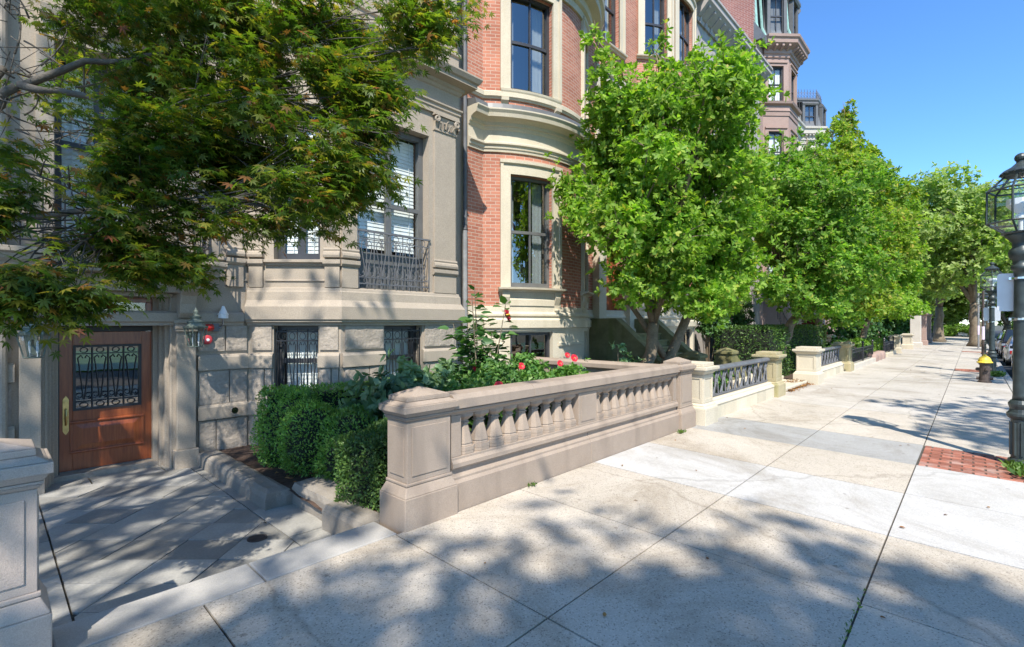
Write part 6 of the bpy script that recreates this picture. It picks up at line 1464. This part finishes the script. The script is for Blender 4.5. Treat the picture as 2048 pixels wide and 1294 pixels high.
def hibiscus():
    t = root("hibiscus_shrub", (5.1,5.4,0), "tall open hibiscus shrub with one red bloom before the bow window", "shrub"); g = MB(); tips = []
    for k in range(13):
        a = random.uniform(0, 6.28); r_ = random.uniform(.12,.42); z = random.uniform(1.1,2.35) if k else 2.42; r_ *= (1.25-.3*z/2.3) ; p = (5.08+r_*math.cos(a), 5.4+r_*math.sin(a), z); pp = bez((5.1+.03*math.cos(a),5.4+.03*math.sin(a),.0), p, (0,0,.15), 8); g.tube(pp, taper(.014,.005,8), 5); tips.append(pp)
    g.build("stems", M_bark, t)
    T = []; A = []
    for pp in tips:
        for i in range(3, 9):
            for q in range((15 if i < 6 else 10) if i < 8 else 6):
                u = random.random(); p = pp[i-1].lerp(pp[i], u); d = Vector(rdir(1)[0]); d.z = abs(d.z)*.4-.15; T.append(p+d*random.uniform(.02,.13)); A.append(d)
    T = np.array([list(p) for p in T]); A = np.array([list(p) for p in A]); U = np.array([0,0,1.0])+RNG.normal(size=A.shape)*.4
    leaf_mesh("foliage", *LEAF_OV, T, frames(A, U), RNG.uniform(.11,.2,size=len(T)), M_shrub, t)
    flower(t, (5.3,5.1,2.02), .11, M_petal, (.4,-.8,.25))
hibiscus()
t, lb = mound("rose_bush", "bright green flowering bush with big red blooms along the balustrade", "bush", (5.8,5.0,.97), (1.75,.65,.45), 2600, LEAF_OV, .075, M_rose, inner=.5)
for p, r_ in (((6.2,4.5,1.36),.062),((5.1,4.6,1.30),.052),((4.3,4.25,1.12),.068),((5.85,4.5,1.30),.05),((4.9,5.3,1.24),.06),((6.7,5.0,1.36),.05)): flower(t, p, r_, M_petal, (-.3,-.7,.35))
mound("rose_bush", "lower green bush under the hibiscus behind the balustrade rail", "bush", (4.5,4.8,.82), (.75,.5,.42), 900, LEAF_OV, .06, M_rose, inner=.5)
mound("young_plant", "slender pale leafed plant beside the first magnolia trunk", "plant", (9.75,5.8,1.0), (.32,.3,.75), 60, LEAF_OV, .13, M_dogw, inner=.3)
mound("weed_clump", "green weeds growing behind the grey lattice fence", "plant", (11.6,4.4,.45), (1.8,.35,.42), 500, LEAF_OV, .09, M_rose, inner=.4)
mound("leafy_shrub", "dark leafy shrub under the stoop by the magnolia", "shrub", (12.4,6.6,.7), (.8,.5,.6), 260, LEAF_OV, .12, M_shrub)
def flowering(label, c, r, n, size, m, fm, nf, fr):
    t, lb = mound("flowering_shrub", label, "shrub", c, r, n, LEAF_OV, size, m, inner=.5); P, d, _ = lobe_points(lb, nf, .95); ok = P[:, 2] > c[2]-.1*r[2]; P = P[ok]; nn = len(P)*14
    T = np.repeat(P, 14, 0)+RNG.normal(size=(nn,3))*fr*.4; leaf_mesh("blossoms", *LEAF_SM, T, frames(rdir(nn), rdir(nn)), np.full(nn, fr*.6), fm, t)
flowering("rounded shrub with cream blossom heads against the pale house", (18.6,7.3,1.9), (.75,.6,.75), 500, .13, M_shrub, M_whitep, 26, .14)
flowering("smaller shrub with pinkish heads beside the cream one", (21.3,7.4,2.0), (.8,.6,.7), 420, .14, M_shrub, M_pinkf, 18, .13)
flowering("bed of pale pink flowers behind the black iron railing", (27.3,4.6,.65), (3.4,.8,.55), 1500, .13, M_rose, M_pinkf, 60, .17)
mound("purple_shrub", "small maroon leafed shrub above the pink flower bed", "shrub", (26.6,5.4,1.75), (.6,.5,.55), 260, LEAF_OV, .17, M_purple)
mound("lime_shrub", "bright lime green shrub beside the brown boulders", "shrub", (31.2,4.3,.6), (1.3,.6,.62), 700, LEAF_OV, .16, M_lime)
mound("yew_shrub", "dark upright yew against the pinkish tower house", "shrub", (24.5,8.0,1.6), (.6,.5,1.7), 900, LEAF_SM, .13, M_hedge2)
hedge("yellow-green clipped hedge behind the far iron railing", [(33.8,4.6),(37.6,4.6)], .6, .0, .95, .15, LEAF_SM, .12, M_lime, 3500)

# ================================================================== LITTER AND WEEDS
def scatter(name, label, cat, P, size, m, flat=True, leaf=LEAF_OV, seed=0):
    n = len(P); A = rdir(n); A[:, 2] *= .15; U = np.array([0,0,1.0])+RNG.normal(size=(n,3))*.35
    o = leaf_mesh(name, *leaf, P, frames(A, U), RNG.uniform(.7,1.3,size=n)*size, m, None, 'stuff'); tag(o, label, cat); return o
P = np.stack([RNG.uniform(14.6,17.0,380), 3.69-np.abs(RNG.normal(size=380))*.09, np.zeros(380)], 1); P[:, 2] = .018*P[:, 1]+.012+RNG.random(380)*.03; P2 = np.stack([RNG.uniform(15.9,17.0,90), RNG.uniform(3.7,4.1,90), .18+RNG.random(90)*.02], 1)
scatter("fallen_leaves", "brown fallen leaves drifted against the gateway step", "leaf litter", np.concatenate([P, P2]), .06, M_litter)
n = 75; P = np.stack([RNG.uniform(2.5,34,n), RNG.uniform(-.6,3.6,n), np.zeros(n)], 1); P[:, 2] = .018*P[:, 1]+.012; scatter("fallen_leaves", "single dry leaves scattered over the sidewalk slabs", "leaf litter", P, .04, M_litter)
n = 420; P = np.stack([RNG.uniform(2.5,3.6,n), RNG.uniform(4.2,6.6,n), np.full(n,.03)], 1); scatter("fallen_leaves", "dead leaves lying on the soil by the granite kerb stones", "leaf litter", P, .05, M_litter)
def weeds(label, c, r, n, size, up=.8):
    a = RNG.random(n)*6.28; q = np.sqrt(RNG.random(n)); P = np.stack([c[0]+r[0]*q*np.cos(a), c[1]+r[1]*q*np.sin(a), np.full(n, c[2])+RNG.random(n)*.02], 1); A = rdir(n); A[:, 2] = np.abs(A[:, 2])+up*.5
    o = leaf_mesh("weeds", *LEAF_SM, P, frames(A, rdir(n)), RNG.uniform(.5,1.3,size=n)*size, M_grass, None, 'stuff'); tag(o, label, "weeds")
weeds("weeds sprouting at the foot of the nearest lamp post", (9.15,-.5,0), (.5,.18,0), 330, .1)
weeds("tuft of weeds at the foot of the second lamp post", (25.2,-.6,0), (.7,.2,0), 300, .16)
weeds("tiny weeds in the gap below the balustrade plinth", (4.2,3.62,.066), (.07,.03,0), 26, .045); weeds("small green tuft by the far brown pedestal", (7.95,3.56,.066), (.09,.04,0), 46, .06); weeds("weeds in the long sidewalk joint nearest the viewer", (3.6,.555,.012), (.7,.012,0), 70, .025)
